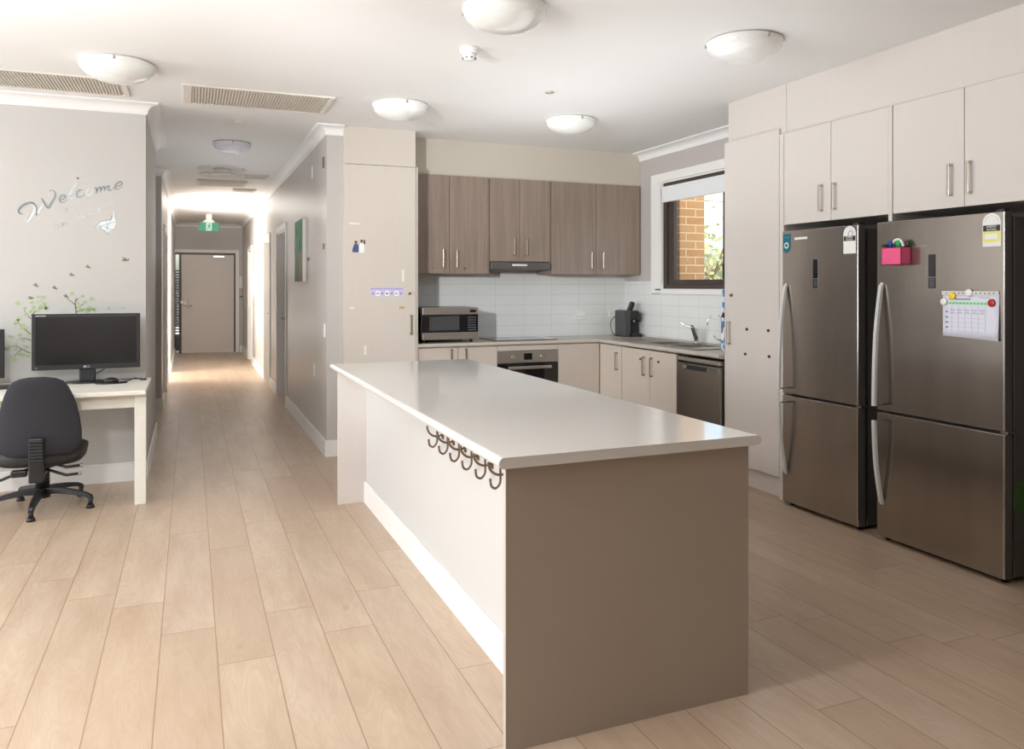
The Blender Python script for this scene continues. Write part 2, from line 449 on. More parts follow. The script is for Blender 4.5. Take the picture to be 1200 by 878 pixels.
b = MB(); b.box(-3.0, -.30, 14.0, 14.12, 0, CEIL, 'wall_grey'); b.box(-.42, -.30, 14.12, 17.8, 0, CEIL, 'wall_grey'); struct('wall_corridor_left_far', b)
# corridor right wall with three door openings
b = MB(); DR = [(9.50, 10.48), (11.52, 12.42), (15.0, 15.9)]
ys = 6.575
for a, c in DR:
    b.box(1.045, 1.177 if ys < 7 else 1.165, ys, a if ys > 7 else 7.2, 0, CEIL, 'wall_grey'); b.box(1.045, 1.165, ys if ys > 7 else 7.2, a, 0, CEIL, 'wall_grey'); b.box(1.045, 1.165, a, c, 2.09, CEIL, 'wall_grey'); ys = c
b.box(1.045, 1.165, ys, 17.8, 0, CEIL, 'wall_grey')
struct('wall_corridor_right', b)
# corridor end wall with the exit doorway
b = MB(); b.box(-.42, -.32, 17.8, 17.92, 0, CEIL, 'wall_grey'); b.box(.90, 1.165, 17.8, 17.92, 0, CEIL, 'wall_grey'); b.box(-.32, .90, 17.8, 17.92, 2.12, CEIL, 'wall_grey')
struct('wall_corridor_end', b)
b = MB(); b.box(1.165, 4.31, 7.1, 7.22, 0, CEIL, 'wall_mauve'); struct('wall_back', b)
b = MB()
b.box(4.19, 4.31, -3.0, 4.72, 0, CEIL, 'wall_mauve'); b.box(4.19, 4.31, 6.41, 7.1, 0, CEIL, 'wall_mauve')
b.box(4.19, 4.31, 4.72, 6.41, 0, 1.386, 'wall_mauve'); b.box(4.19, 4.31, 4.72, 6.41, 2.41, CEIL, 'wall_mauve')
struct('wall_right', b)
b = MB(); b.box(XW-.1, XW, -3.0, 6.31, 0, CEIL, 'wall'); struct('wall_far_left', b)
b = MB(); b.box(XW, 4.19, -3.1, -3.0, 0, CEIL, 'wall_grey'); struct('wall_behind', b)

# cornice: concave profile swept along straight runs
def cove(h=.078, p=.092, k=8):
    pts = [(0, -h), (.010, -h), (.012, -h+.008)]
    for i in range(k+1):
        a = PI/2*i/k
        pts.append((.014+(p-.026)*(1-math.cos(a)), -h+.012+(h-.026)*math.sin(a)))
    pts += [(p-.008, -.012), (p, -.010), (p, 0), (0, 0)]
    return pts
def cornice(b, p0, p1, nrm, m0=0, m1=0, mat='crown'):
    # p0,p1 on the wall plane (x,y); nrm points into the room; m0/m1: mitre (+1 lengthens with projection)
    p0 = Vector(p0); p1 = Vector(p1); d = (p1-p0).normalized(); nv = Vector(nrm); pr = cove(); n = len(pr)
    A = []; B = []
    for q, h in pr:
        a = p0-d*q*m0+nv*q; c = p1+d*q*m1+nv*q
        A.append((a.x, a.y, CEIL+h)); B.append((c.x, c.y, CEIL+h))
    b.add(A+B, [list(range(n))[::-1], list(range(n, 2*n))], mat)
    b.add(A+B, [(i, (i+1) % n, n+(i+1) % n, n+i) for i in range(n)], mat, False)
b = MB(); cornice(b, (XW, 6.31), (-.30, 6.31), (0, -1), 0, 1); cornice(b, (-.30, 6.31), (-.30, 8.05), (1, 0), 1, 1); cornice(b, (-.30, 8.05), (-3, 8.05), (0, 1), 1, 0); struct('trim_1', b)
b = MB(); cornice(b, (-3, 9.75), (-.30, 9.75), (0, -1), 0, 1); cornice(b, (-.30, 9.75), (-.30, 12.56), (1, 0), 1, 1); cornice(b, (-.30, 12.56), (-3, 12.56), (0, 1), 1, 0); struct('trim_2', b)
b = MB(); cornice(b, (-3, 14.0), (-.30, 14.0), (0, -1), 0, 1); cornice(b, (-.30, 14.0), (-.30, 17.8), (1, 0), 1, -1); cornice(b, (-.30, 17.8), (1.045, 17.8), (0, -1), -1, -1); struct('trim_3', b)
b = MB(); cornice(b, (1.045, 6.575), (1.045, 17.8), (-1, 0), 1, -1); cornice(b, (1.045, 6.575), (1.18, 6.575), (0, -1), 1, 0)
struct('trim_4', b)
b = MB(); cornice(b, (4.19, 4.30), (4.19, 6.80), (-1, 0), 0, 0); struct('trim_6', b)

# skirting boards
def skirt(b, x0, x1, y0, y1, m='trim', h=.135):
    b.box(x0, x1, y0, y1, 0, h-.012, m); 
    if abs(x1-x0) > abs(y1-y0): b.box(x0, x1, y0+.003, y1, h-.012, h, m, .004)
    else: b.box(x0, x1, y0, y1, h-.012, h, m, .004)
b = MB(); skirt(b, XW, -.285, 6.295, 6.31); skirt(b, -.30, -.285, 6.3101, 8.0499); skirt(b, -3, -.285, 8.05, 8.065); struct('baseboard_left', b)
b = MB(); skirt(b, -3, -.285, 9.735, 9.75); skirt(b, -.30, -.285, 9.7501, 10.36); skirt(b, -.30, -.285, 11.44, 12.5599); skirt(b, -3, -.285, 12.56, 12.575); struct('baseboard_corridor_left', b)
b = MB(); skirt(b, -3, -.285, 13.985, 14.0); skirt(b, -.30, -.285, 14.0001, 17.8); struct('baseboard_corridor_left_far', b)
b = MB(); skirt(b, 1.03, 1.176, 6.56, 6.575); skirt(b, 1.03, 1.045, 6.5751, 9.43); skirt(b, 1.03, 1.045, 10.55, 11.45); skirt(b, 1.03, 1.045, 12.49, 14.93); skirt(b, 1.03, 1.045, 15.97, 17.8); skirt(b, .99, 1.03, 17.785, 17.8); struct('baseboard_right', b)

# corridor doors
def corridor_door(nm, side, y0, y1, knobfar=True):
    r = bpy.data.objects.new(nm, None); C.objects.link(r); r['kind'] = 'structure'
    x = 1.045 if side > 0 else -.30; s = side
    r.location = (x, (y0+y1)/2, 0)
    f = MB(); w = .07; t = .018
    f.box(x, x-s*t, y0-w, y0, 0, 2.09+w, 'trim', .003); f.box(x, x-s*t, y1, y1+w, 0, 2.09+w, 'trim', .003); f.box(x, x-s*t, y0, y1, 2.09, 2.09+w, 'trim', .003)
    f.box(x, x+s*.12, y0, y0+.02, 0, 2.09, 'trim'); f.box(x, x+s*.12, y1-.02, y1, 0, 2.09, 'trim'); f.box(x, x+s*.12, y0+.02, y1-.02, 2.07, 2.09, 'trim')
    obj('door_frame', f, r)
    l = MB(); l.box(x+s*.078, x+s*.114, y0+.023, y1-.023, .008, 2.067, 'door', .002); lf = obj('door_leaf', l, r)
    h = MB(); yk = y1-.09 if knobfar else y0+.09
    h.cyl((x+s*.078, yk, 1.0), .025, 0, -s*.01, 'nickel', 'x'); h.tube([(x+s*.07, yk, 1.0), (x+s*.03, yk, 1.0), (x+s*.028, yk-.1*(1 if knobfar else -1), 1.0)], .008, 'nickel')
    obj('door_handle', h, lf)
corridor_door('door_2', 1, *DR[0]); corridor_door('door_3', 1, *DR[1]); corridor_door('door_4', 1, *DR[2]); corridor_door('door_5', -1, 10.45, 11.35)

# exit door at the end of the corridor, with the narrow side light on its left
r = bpy.data.objects.new('door_1', None); C.objects.link(r); r['kind'] = 'structure'; r.location = (.35, 17.8, 0)
f = MB(); f.box(-.30, .90, 17.79, 17.86, 2.075, 2.12, 'brown_frame'); f.box(.868, .90, 17.79, 17.86, 0, 2.075, 'brown_frame'); f.box(-.215, -.168, 17.79, 17.86, 0, 2.075, 'brown_frame'); f.box(-.30, -.285, 17.79, 17.86, 0, 2.075, 'brown_frame'); obj('door_frame', f, r)
f = MB(); f.box(-.30, .97, 17.78, 17.80, 2.12, 2.185, 'trim', .003); f.box(.90, .97, 17.78, 17.80, 0, 2.12, 'trim', .003); obj('architrave', f, r)
l = MB(); l.box(-.166, .866, 17.80, 17.84, .008, 2.072, 'door', .002); lf = obj('door_leaf', l, r)
h = MB(); h.box(-.115, -.075, 17.79, 17.80, .95, 1.13, 'alu_bright', .004); h.tube([(-.095, 17.79, 1.0), (-.095, 17.74, 1.0), (-.085, 17.735, 1.0), (.03, 17.735, 1.0)], .014, 'alu_bright'); h.cyl((-.155, 17.79, 1.08), .035, 0, -.03, 'alu_bright', 'y'); obj('door_handle', h, lf)
h = MB(); h.box(.45, .68, 17.76, 17.80, 2.02, 2.06, 'alu_bright', .004); obj('door_closer', h, lf)
g = MB(); g.box(-.285, -.215, 17.82, 17.826, .0, 2.075, 'glass'); obj('pane', g, r)
b = MB(); b.box(-1.2, 2.4, 18.0, 30, -.08, -.02, 'ground'); struct('trim_7', b)
r = thing('louvre_screen', 'dark horizontal slatted screen outside the side light of the exit door', 'screen', (-.1, 18.6, -.02))
b = MB()
for k in range(24): b.box(-.9, .5, 18.6, 18.62, .40+k*.058, .40+k*.058+.028, 'slat')
obj('slats', b, r); b = MB()
for x in (-.92, .48): b.box(x, x+.04, 18.6, 18.64, -.02, 1.80, 'slat')
b.box(-.9, .5, 18.6, 18.62, .0, .36, 'slat'); obj('screen_frame', b, r)

# kitchen window
r = bpy.data.objects.new('window_1', None); C.objects.link(r); r['kind'] = 'structure'; r.location = (4.19, 5.56, 1.386)
f = MB(); w = .165
f.box(4.172, 4.19, 4.72, 6.575, 2.41, 2.49, 'trim', .003); f.box(4.172, 4.19, 6.41, 6.575, 1.34, 2.41, 'trim', .003); f.box(4.172, 4.19, 4.72, 6.41, 1.335, 1.386, 'trim', .003)
f.box(4.19, 4.30, 6.395, 6.41, 1.386, 2.41, 'trim'); f.box(4.19, 4.30, 4.72, 6.395, 2.395, 2.41, 'trim')
obj('architrave', f, r)
f = MB()
f.box(4.20, 4.27, 6.335, 6.395, 1.386, 2.395, 'brown_frame'); f.box(4.20, 4.27, 4.72, 4.78, 1.386, 2.395, 'brown_frame')
f.box(4.20, 4.27, 4.78, 6.335, 1.386, 1.425, 'brown_frame'); f.box(4.20, 4.27, 4.78, 6.335, 2.34, 2.395, 'brown_frame')
obj('window_frame', f, r)
f = MB()
f.box(4.215, 4.255, 6.245, 6.335, 1.425, 2.34, 'brown_frame', .003); f.box(4.215, 4.255, 5.44, 5.51, 1.425, 2.34, 'brown_frame', .003)
f.box(4.215, 4.255, 5.51, 6.245, 1.425, 1.47, 'brown_frame', .003); f.box(4.215, 4.255, 5.51, 6.245, 2.30, 2.34, 'brown_frame', .003)
s = obj('sash', f, r); f = MB(); f.box(4.232, 4.238, 5.51, 6.245, 1.47, 2.30, 'glass'); obj('pane', f, s)
f = MB(); f.box(4.205, 4.215, 5.46, 5.50, 1.50, 1.53, 'black'); f.box(4.19, 4.205, 5.47, 5.485, 1.47, 1.60, 'black', .003); obj('sash_latch', f, s)
f = MB(); f.box(4.232, 4.238, 4.78, 5.44, 1.425, 2.34, 'glass'); obj('pane', f, r)
r = thing('roller_blind', 'white blind rolled up at the top of the kitchen window', 'blind', (4.18, 5.56, 2.2))
f = MB(); f.cyl((4.19, 0, 2.335), .022, 4.80, 6.375, 'blind', 'y'); obj('roller_tube', f, r)
f = MB(); f.box(4.155, 4.175, 4.80, 6.36, 2.215, 2.355, 'blind', .006); obj('blind_fabric', f, r)
f = MB(); f.box(4.150, 4.180, 4.80, 6.36, 2.205, 2.222, 'white_plastic', .004); obj('bottom_rail', f, r)
f = MB(); f.tube([(4.160, 6.385, 2.33), (4.160, 6.385, 1.47), (4.160, 6.38, 1.455), (4.160, 6.37, 1.47), (4.160, 6.372, 2.33)], .003, 'white_plastic', 6); obj('chain', f, r)
one('cord_cleat', MB().box(4.150, 4.172, 6.40, 6.47, 1.372, 1.385, 'teal', .004), 'small teal catch at the lower left corner of the kitchen window', 'catch')

# splashback tiles
b = MB(); b.box(1.806, 4.19, 7.092, 7.10, .90, 1.53, 'tile_back'); struct('trim_8', b)
b = MB(); b.box(4.182, 4.19, 6.577, 7.092, .90, 1.46, 'tile_side'); b.box(4.182, 4.19, 4.70, 6.577, .90, 1.333, 'tile_side'); struct('trim_9', b)
# bulkheads closing the gap between cabinets and ceiling
b = MB(); b.box(1.80, 4.19, 6.803, 6.83, 2.416, CEIL, 'bulk'); b.box(4.165, 4.19, 6.80, 6.815, 2.416, 2.66, 'bulk'); struct('trim_10', b)
b = MB(); b.box(3.625, 3.645, 4.075, 4.655, 2.418, CEIL, 'lam_pale'); b.box(3.625, 3.645, 2.33, 4.072, 2.418, CEIL, 'lam_pale'); b.box(3.625, 4.19, 4.655, 4.673, 2.455, CEIL, 'lam_pale'); struct('trim_11', b)

# outside the kitchen window
b = MB(); b.box(4.31, 22, 2, 24, -.1, 0, 'ground'); struct('trim_12', b)
one('brick_pier', MB().box(4.80, 5.115, 7.0, 7.8, 0, 3.0, 'brick'), 'tan brick pier outside the kitchen window', 'pier')
one('verandah_beam', MB().box(5.0, 11, 9.0, 9.12, 2.60, 2.72, 'beam').box(9.9, 10.0, 9.0, 9.12, 0, 2.60, 'beam'), 'cream verandah beam seen past the brick pier through the window', 'beam')
for k, (tx, ty, tz, rr, lab) in enumerate([(9.6, 12.9, 2.0, 1.3, 'sunlit leafy tree seen through the lower half of the kitchen window')]):
    r = thing('garden_tree', lab, 'tree', (tx, ty, 0))
    t = MB(); t.tube([(tx, ty, 0), (tx+.05, ty, .8), (tx-.05, ty+.05, tz)], [.09, .07, .03], 'bark'); 
    for q in range(7):
        a = q*.9; t.tube([(tx, ty, 1.0+.1*q), (tx+.5*math.cos(a), ty+.5*math.sin(a), 1.5+.12*q), (tx+.9*math.cos(a), ty+.9*math.sin(a), 1.9+.1*q)], [.03, .02, .008], 'bark', 6)
    obj('trunk', t, r); l = MB()
    for q in range(700):
        d = Vector((random.gauss(0, 1), random.gauss(0, 1), random.gauss(0, .8))).normalized()*rr*random.random()**.5
        p = Vector((tx, ty, tz-.3))+d; s_ = .05+.05*random.random(); mx = Matrix.Translation(p) @ Matrix.Rotation(random.random()*6, 4, (random.random(), random.random(), random.random()+.1))
        l.add([(-s_, 0, 0), (0, -s_*.5, 0), (s_, 0, 0), (0, s_*.5, 0)], [(0, 1, 2, 3)], 'leafgreen', False, mx)
    me = obj('foliage', l, r)

# ================================================================== LEFT WALL STICKERS
WELCOME= [[(-1.076, 1.91), (-1.095, 1.918), (-1.096, 1.94), (-1.076, 1.968), (-1.045, 1.987), (-1.018, 1.992), (-0.997, 1.971), (-0.989, 1.94), (-0.991, 1.904)], [(-1.018, 1.992), (-1.001, 1.957), (-1.007, 1.926), (-1.026, 1.885), (-1.049, 1.858), (-1.053, 1.875), (-1.037, 1.92)], [(-0.991, 1.904), (-0.98, 1.931), (-0.956, 1.968), (-0.941, 1.995)], [(-0.96, 2.026), (-0.945, 1.995), (-0.919, 1.959), (-0.902, 1.993), (-0.882, 2.029), (-0.877, 2.061), (-0.89, 2.083), (-0.914, 2.077)], [(-0.851, 2.015), (-0.827, 2.025), (-0.814, 2.043), (-0.823, 2.053), (-0.841, 2.045), (-0.851, 2.022), (-0.843, 2.001), (-0.823, 2.004), (-0.803, 2.024)], [(-0.8, 2.033), (-0.776, 2.066), (-0.752, 2.112), (-0.745, 2.131), (-0.758, 2.125), (-0.776, 2.093), (-0.788, 2.056), (-0.784, 2.034), (-0.768, 2.032), (-0.744, 2.053)], [(-0.708, 2.091), (-0.724, 2.095), (-0.74, 2.076), (-0.744, 2.053), (-0.732, 2.042), (-0.712, 2.05), (-0.692, 2.069)], [(-0.659, 2.107), (-0.676, 2.097), (-0.684, 2.074), (-0.672, 2.059), (-0.651, 2.067), (-0.641, 2.09), (-0.651, 2.106), (-0.631, 2.1)], [(-0.629, 2.118), (-0.619, 2.1), (-0.621, 2.073)], [(-0.619, 2.091), (-0.603, 2.119), (-0.594, 2.115), (-0.594, 2.083)], [(-0.593, 2.097), (-0.578, 2.125), (-0.568, 2.121), (-0.57, 2.093)], [(-0.57, 2.102), (-0.549, 2.131), (-0.541, 2.127), (-0.543, 2.104), (-0.529, 2.1), (-0.508, 2.119)], [(-0.5, 2.124), (-0.471, 2.137), (-0.455, 2.154), (-0.467, 2.165), (-0.488, 2.152), (-0.502, 2.129), (-0.496, 2.11), (-0.471, 2.116), (-0.45, 2.136)]]
TO_OUR= [[(-0.811, 1.965), (-0.809, 1.939), (-0.8, 1.942)], [(-0.817, 1.955), (-0.801, 1.96)], [(-0.772, 1.966), (-0.784, 1.958), (-0.782, 1.944), (-0.769, 1.944), (-0.762, 1.957), (-0.772, 1.966)], [(-0.871, 1.841), (-0.88, 1.829), (-0.875, 1.816), (-0.863, 1.819), (-0.859, 1.832), (-0.871, 1.841)], [(-0.845, 1.851), (-0.843, 1.833), (-0.833, 1.836), (-0.831, 1.856), (-0.83, 1.838)], [(-0.815, 1.863), (-0.812, 1.843)], [(-0.814, 1.854), (-0.803, 1.867), (-0.793, 1.864)], [(-0.75, 1.922), (-0.742, 1.881)], [(-0.744, 1.896), (-0.732, 1.909), (-0.726, 1.888)], [(-0.704, 1.919), (-0.712, 1.909), (-0.708, 1.896), (-0.696, 1.898), (-0.692, 1.913), (-0.704, 1.919)], [(-0.678, 1.926), (-0.673, 1.904)], [(-0.675, 1.917), (-0.665, 1.929), (-0.66, 1.91)], [(-0.66, 1.921), (-0.651, 1.932), (-0.646, 1.914)], [(-0.607, 1.943), (-0.59, 1.95), (-0.592, 1.964), (-0.603, 1.961), (-0.608, 1.947), (-0.603, 1.934), (-0.586, 1.941)]]
BFLY= [(-0.629, 1.825), (-0.619, 1.848), (-0.594, 1.872), (-0.558, 1.884), (-0.526, 1.887), (-0.517, 1.925), (-0.504, 1.967), (-0.506, 1.921), (-0.493, 1.875), (-0.496, 1.847), (-0.512, 1.819), (-0.529, 1.814), (-0.543, 1.782), (-0.554, 1.8), (-0.564, 1.799), (-0.57, 1.813), (-0.59, 1.822), (-0.594, 1.844)]
BRANCH= [[(-0.748, 1.212), (-0.753, 1.278), (-0.753, 1.311), (-0.743, 1.327)], [(-0.753, 1.278), (-0.782, 1.306), (-0.806, 1.322)], [(-0.75, 1.256), (-0.719, 1.272), (-0.684, 1.299)], [(-0.748, 1.228), (-0.699, 1.244), (-0.65, 1.26)], [(-1.024, 1.075), (-1.07, 1.119), (-1.103, 1.163)], [(-1.024, 1.031), (-1.061, 1.049), (-1.098, 1.044)], [(-1.028, 0.945), (-1.079, 0.974), (-1.116, 0.996), (-1.153, 0.992)], [(-1.024, 1.205), (-0.986, 1.247), (-0.963, 1.269)], [(-1.024, 1.183), (-1.052, 1.216), (-1.066, 1.248)], [(-0.991, 1.242), (-0.967, 1.253), (-0.939, 1.258)], [(-1.079, 0.974), (-1.107, 0.948), (-1.121, 0.927)], [(-0.753, 1.305), (-0.728, 1.327)]]
LEAVES= [(-0.772, 1.358), (-0.709, 1.34), (-0.65, 1.321), (-0.67, 1.26), (-0.64, 1.249), (-0.694, 1.297), (-0.679, 1.233), (-0.719, 1.239), (-0.738, 1.289), (-0.728, 1.261), (-0.704, 1.244), (-0.63, 1.238), (-0.66, 1.244), (-0.953, 1.334), (-0.944, 1.288), (-0.937, 1.263), (-0.966, 1.271), (-0.981, 1.242), (-0.93, 1.252), (-1.01, 1.264), (-1.019, 1.296), (-1.061, 1.259), (-1.052, 1.216), (-1.024, 1.235), (-1.098, 1.184), (-1.116, 1.152), (-1.07, 1.141), (-1.105, 1.173), (-1.149, 1.065), (-1.089, 1.071), (-1.047, 1.118), (-1.153, 0.997), (-1.167, 0.976), (-1.181, 0.982), (-1.116, 1.007), (-1.056, 0.989), (-1.093, 0.942), (-1.07, 0.936), (-1.126, 0.907), (-1.144, 0.927), (-1.042, 0.924), (-1.079, 1.119), (-1.038, 1.075), (-1.07, 1.033), (-1.103, 1.292), (-0.541, 1.251), (-0.449, 1.255), (-0.981, 1.336), (-1.116, 0.975), (-1.135, 1.056), (-0.589, 1.319), (-0.986, 1.302), (-0.963, 1.307), (-1.038, 0.989), (-1.107, 1.034)]
BIRDS= [(-0.997, 1.415, -0.5), (-0.882, 1.397, -0.4), (-0.777, 1.489, -0.2), (-0.675, 1.546, -0.3), (-0.436, 1.599, 0.1), (-1.026, 1.326, 0.1), (-0.813, 1.338, -0.5)]
yw = 6.3095
r = thing('wall_decal', 'silver mirror lettering reading Welcome on the left wall above the monitor', 'wall sticker', (-.77, 6.31, 1.85))
b = MB()
for i, s in enumerate(WELCOME):
    p = smoothpts(s, 4); n = len(p); w = [.004+.010*abs(math.sin(3.1*k/(n-1)+.3))*(1.1 if i < 4 else (.4 if i in (5, 7) else .75)) for k in range(n)]
    b.ribbon(p, w, yw, .0015, 'silver_dark' if i in (0, 3, 11, 12, 10) else ('mirror' if i in (1, 2, 5, 7) else 'silver_dark'))
obj('lettering', b, r)
r = thing('wall_decal', 'small silver lettering reading to our home under the Welcome sticker', 'wall sticker', (-.77, 6.31, 1.75))
b = MB()
for a_, c_ in ((0, 3), (3, 7), (7, len(TO_OUR))):
    b = MB()
    for s in TO_OUR[a_:c_]: b.ribbon(smoothpts(s, 3), .0065, yw, .0015, 'silver_pale')
    obj('word', b, r)
b = MB(); pb = BFLY; n = len(pb)
b.prism([(x, z) for x, z in pb], 'y', yw-.0015, yw, 'mirror')
for i in (3, 5, 8, 10, 12): b.ribbon([pb[i], pb[(i+9) % n]], .003, yw-.0016, .0008, 'silver_dark')
b.ribbon(pb[0:6], .004, yw-.0016, .0008, 'silver_dark'); b.ribbon(pb[12:20], .004, yw-.0016, .0008, 'silver_dark')
one('butterfly_decal', b, 'mirror butterfly sticker right of the words to our home', 'wall sticker')
def tree_part(test, lab, x0):
    r = thing('tree_decal', lab, 'wall sticker', (x0, 6.31, 1.2))
    b = MB()
    for s in BRANCH:
        if not test(s[0][0]): continue
        p = smoothpts(s, 3); n = len(p); b.ribbon(p, [.006-.004*k/(n-1) for k in range(n)], yw, .0008, 'twig')
    obj('twigs', b, r); b = MB()
    for i, (x, z) in enumerate(LEAVES):
        if not test(x): continue
        rr = .0095+.006*random.random() if i < 50 else .006; a0 = random.random()*6
        for q in range(4 if rr > .009 else 3):
            a = a0+q*PI/2; cx = x+math.cos(a)*rr*.6; cz = z+math.sin(a)*rr*.6
            poly = [(cx+math.cos(t*PI/3)*rr*.62, cz+math.sin(t*PI/3)*rr*.5) for t in range(6)]
            b.prism(poly, 'y', yw-.0009, yw-.0002, 'leaf')
    obj('leaves', b, r)
tree_part(lambda x: x < -.86, 'printed spray of twigs and pale green leaves left of the wide monitor', -1.0)
tree_part(lambda x: x >= -.86, 'printed spray of twigs and pale green leaves rising above the wide monitor', -.7)
bl = ['small brown bird sticker just above the leaves, left of the other birds', 'brown bird sticker with raised wings above the monitor centre', 'thin dark bird sticker left of the greenish bird', 'greenish bird sticker below the butterfly sticker', 'broad olive bird sticker nearest the wall corner', 'dark flat bird sticker at the top of the left leaves', 'tiny bird sticker at the tip of the twig above the monitor']
for (x, z, a), lab in zip(BIRDS, bl):
    b = MB(); c, s_ = math.cos(a), math.sin(a); k = 1.25 if 'broad' in lab else .9
    def T(p): return (x+k*(p[0]*c-p[1]*s_), z+k*(p[0]*s_+p[1]*c))
    b.prism([T(p) for p in [(-.022, .0), (-.008, .006), (.012, .004), (.022, .010), (.020, -.004), (.0, -.007)]], 'y', yw-.001, yw, 'bird')
    b.prism([T(p) for p in [(-.004, .004), (-.016, .020), (.006, .012), (.010, .003)]], 'y', yw-.0015, yw-.0005, 'bird')
    one('bird_decal', b, lab, 'wall sticker', 'bird stickers on the left wall')
one('wall_fixing', MB().cyl((-.738, 6.31, 2.176), .007, -.006, 0, 'bird', 'y', 12), 'tiny dark dot on the wall above the Welcome lettering', 'wall fixing')

# ================================================================== DESK, MONITOR, CHAIR
r = thing('desk', 'white painted wooden desk against the left wall', 'desk', (-1.0, 5.88, 0))
f = MB(); f.box(-1.95, -.262, 5.52, 6.275, .715, .745, 'desk', .006); obj('tabletop', f, r)
f = MB(); f.box(-1.88, -.333, 5.62, 5.64, .625, .715, 'desk', .002); f.box(-1.88, -.333, 6.20, 6.22, .625, .715, 'desk', .002); f.box(-.335, -.315, 5.66, 6.18, .625, .715, 'desk'); f.box(-1.90, -1.88, 5.66, 6.18, .625, .715, 'desk'); obj('apron', f, r)
for x, y in ((-.332, 5.59), (-.367, 6.17), (-1.93, 5.59), (-1.93, 6.17)):
    f = MB(); f.box(x, x+.068, y, y+.068, 0, .715, 'desk', .004); obj('leg', f, r)

def monitor(x0, x1, z0, z1, y, lab, logo=True):
    r = thing('computer_monitor', lab, 'monitor', ((x0+x1)/2, y, .745)); xc = (x0+x1)/2
    f = MB(); f.box(x0, x1, y, y+.018, z0, z1, 'black', .004); f.box(x0+.02, x1-.02, y+.018, y+.05, z0+.02, z1-.02, 'black', .012); obj('housing', f, r)
    f = MB(); f.box(x0+.024, x1-.024, y-.0012, y+.003, z0+.034, z1-.022, 'screen'); obj('screen', f, r)
    f = MB(); f.box(xc-.05, xc+.05, y+.02, y+.05, .76, z0+.06, 'black', .006); obj('stand_neck', f, r)
    f = MB(); f.loft([[(xc+.145*sx*math.cos(a), y+.04+.095*sx*math.sin(a), z) for a in [2*PI*k/28 for k in range(28)]] for sx, z in ((1, .7452), (1, .755), (.9, .760), (.35, .768))], 'black_gloss'); obj('stand_base', f, r)
    if logo:
        textmesh('LG', .018, face_negY(xc+.006, y-.0012, z0+.017), 'ink_light', 'logo', r)
        f = MB(); f.cyl((xc-.014, y, z0+.017), .0075, -.0014, 0, 'ink_light', 'y', 16); obj('emblem', f, r); f = MB(); f.box(x0+.022, x0+.034, y-.001, y, z0+.012, z0+.020, 'ink'); obj('power_badge', f, r)
        f = MB(); f.box(x0+.024, x0+.085, y-.001, y, z1-.016, z1-.010, 'ink_light'); obj('marking', f, r)
    return r
monitor(-.985, -.325, .842, 1.222, 6.08, 'wide black computer monitor standing on the white desk')
monitor(-1.76, -1.14, .80, 1.125, 6.08, 'second dark monitor cut off by the left edge of the photo', False)
r = thing('computer_mouse', 'black computer mouse on its flat pad beside the monitor stand', 'mouse', (-.47, 5.92, .745))
f = MB(); f.loft([[(-.50+.10*sx*math.cos(a), 6.0+.055*sx*math.sin(a), z) for a in [2*PI*k/28 for k in range(28)]] for sx, z in ((1, .7455), (1, .752), (.96, .754))], 'black'); obj('mouse_pad', f, r)
f = MB(); f.loft([[(-.50+.045*sx*math.cos(a), 6.0+.03*sx*math.sin(a), z) for a in [2*PI*k/20 for k in range(20)]] for sx, z in ((1, .754), (1.05, .765), (.8, .778), (.3, .785))], 'black'); obj('mouse_body', f, r)
def cable(pts, lab, rad=.0035, name='cable'):
    b = MB(); b.tube(smoothpts(pts, 5), rad, 'cord', 8); return one(name, b, lab, 'cable')
cable([(-.44, 6.03, .751), (-.40, 6.10, .749), (-.36, 6.14, .760), (-.31, 6.10, .749), (-.29, 6.16, .749), (-.36, 6.20, .749), (-.47, 6.19, .749)], 'black cable looped on the right end of the white desk')
cable([(-1.16, 6.10, .749), (-1.12, 6.04, .75), (-1.02, 6.02, .765), (-.95, 6.06, .762), (-.90, 6.14, .75), (-.86, 6.16, .749)], 'black cable lying on the desk left of the wide monitor')
cable([(-.58, 6.15, .90), (-.56, 6.20, .83), (-.62, 6.24, .79), (-.66, 6.25, .75)], 'black lead hanging behind the wide monitor')
r = thing('keyboard', 'flat black keyboard on the desk behind the chair back', 'keyboard', (-1.0, 5.9, .745))
f = MB(); f.box(-1.16, -.86, 5.90, 6.01, .7455, .762, 'black', .004); obj('keyboard_case', f, r)
f = MB()
for i in range(14):
    for j in range(4): f.box(-1.15+i*.0205, -1.15+i*.0205+.017, 5.907+j*.024, 5.907+j*.024+.019, .762, .767, 'grey_plastic')
obj('keys', f, r)

def superring(w, d, z, cx=0, cy=0, p=2.6, n=36):
    out = []
    for k in range(n):
        a = 2*PI*k/n; c, s_ = math.cos(a), math.sin(a)
        out.append((cx+w*math.copysign(abs(c)**(2/p), c), cy+d*math.copysign(abs(s_)**(2/p), s_), z))
    return out
hx, hy = -.868, 5.741
r = thing('office_chair', 'charcoal fabric office swivel chair turned to the white desk', 'chair', (hx, hy, 0))
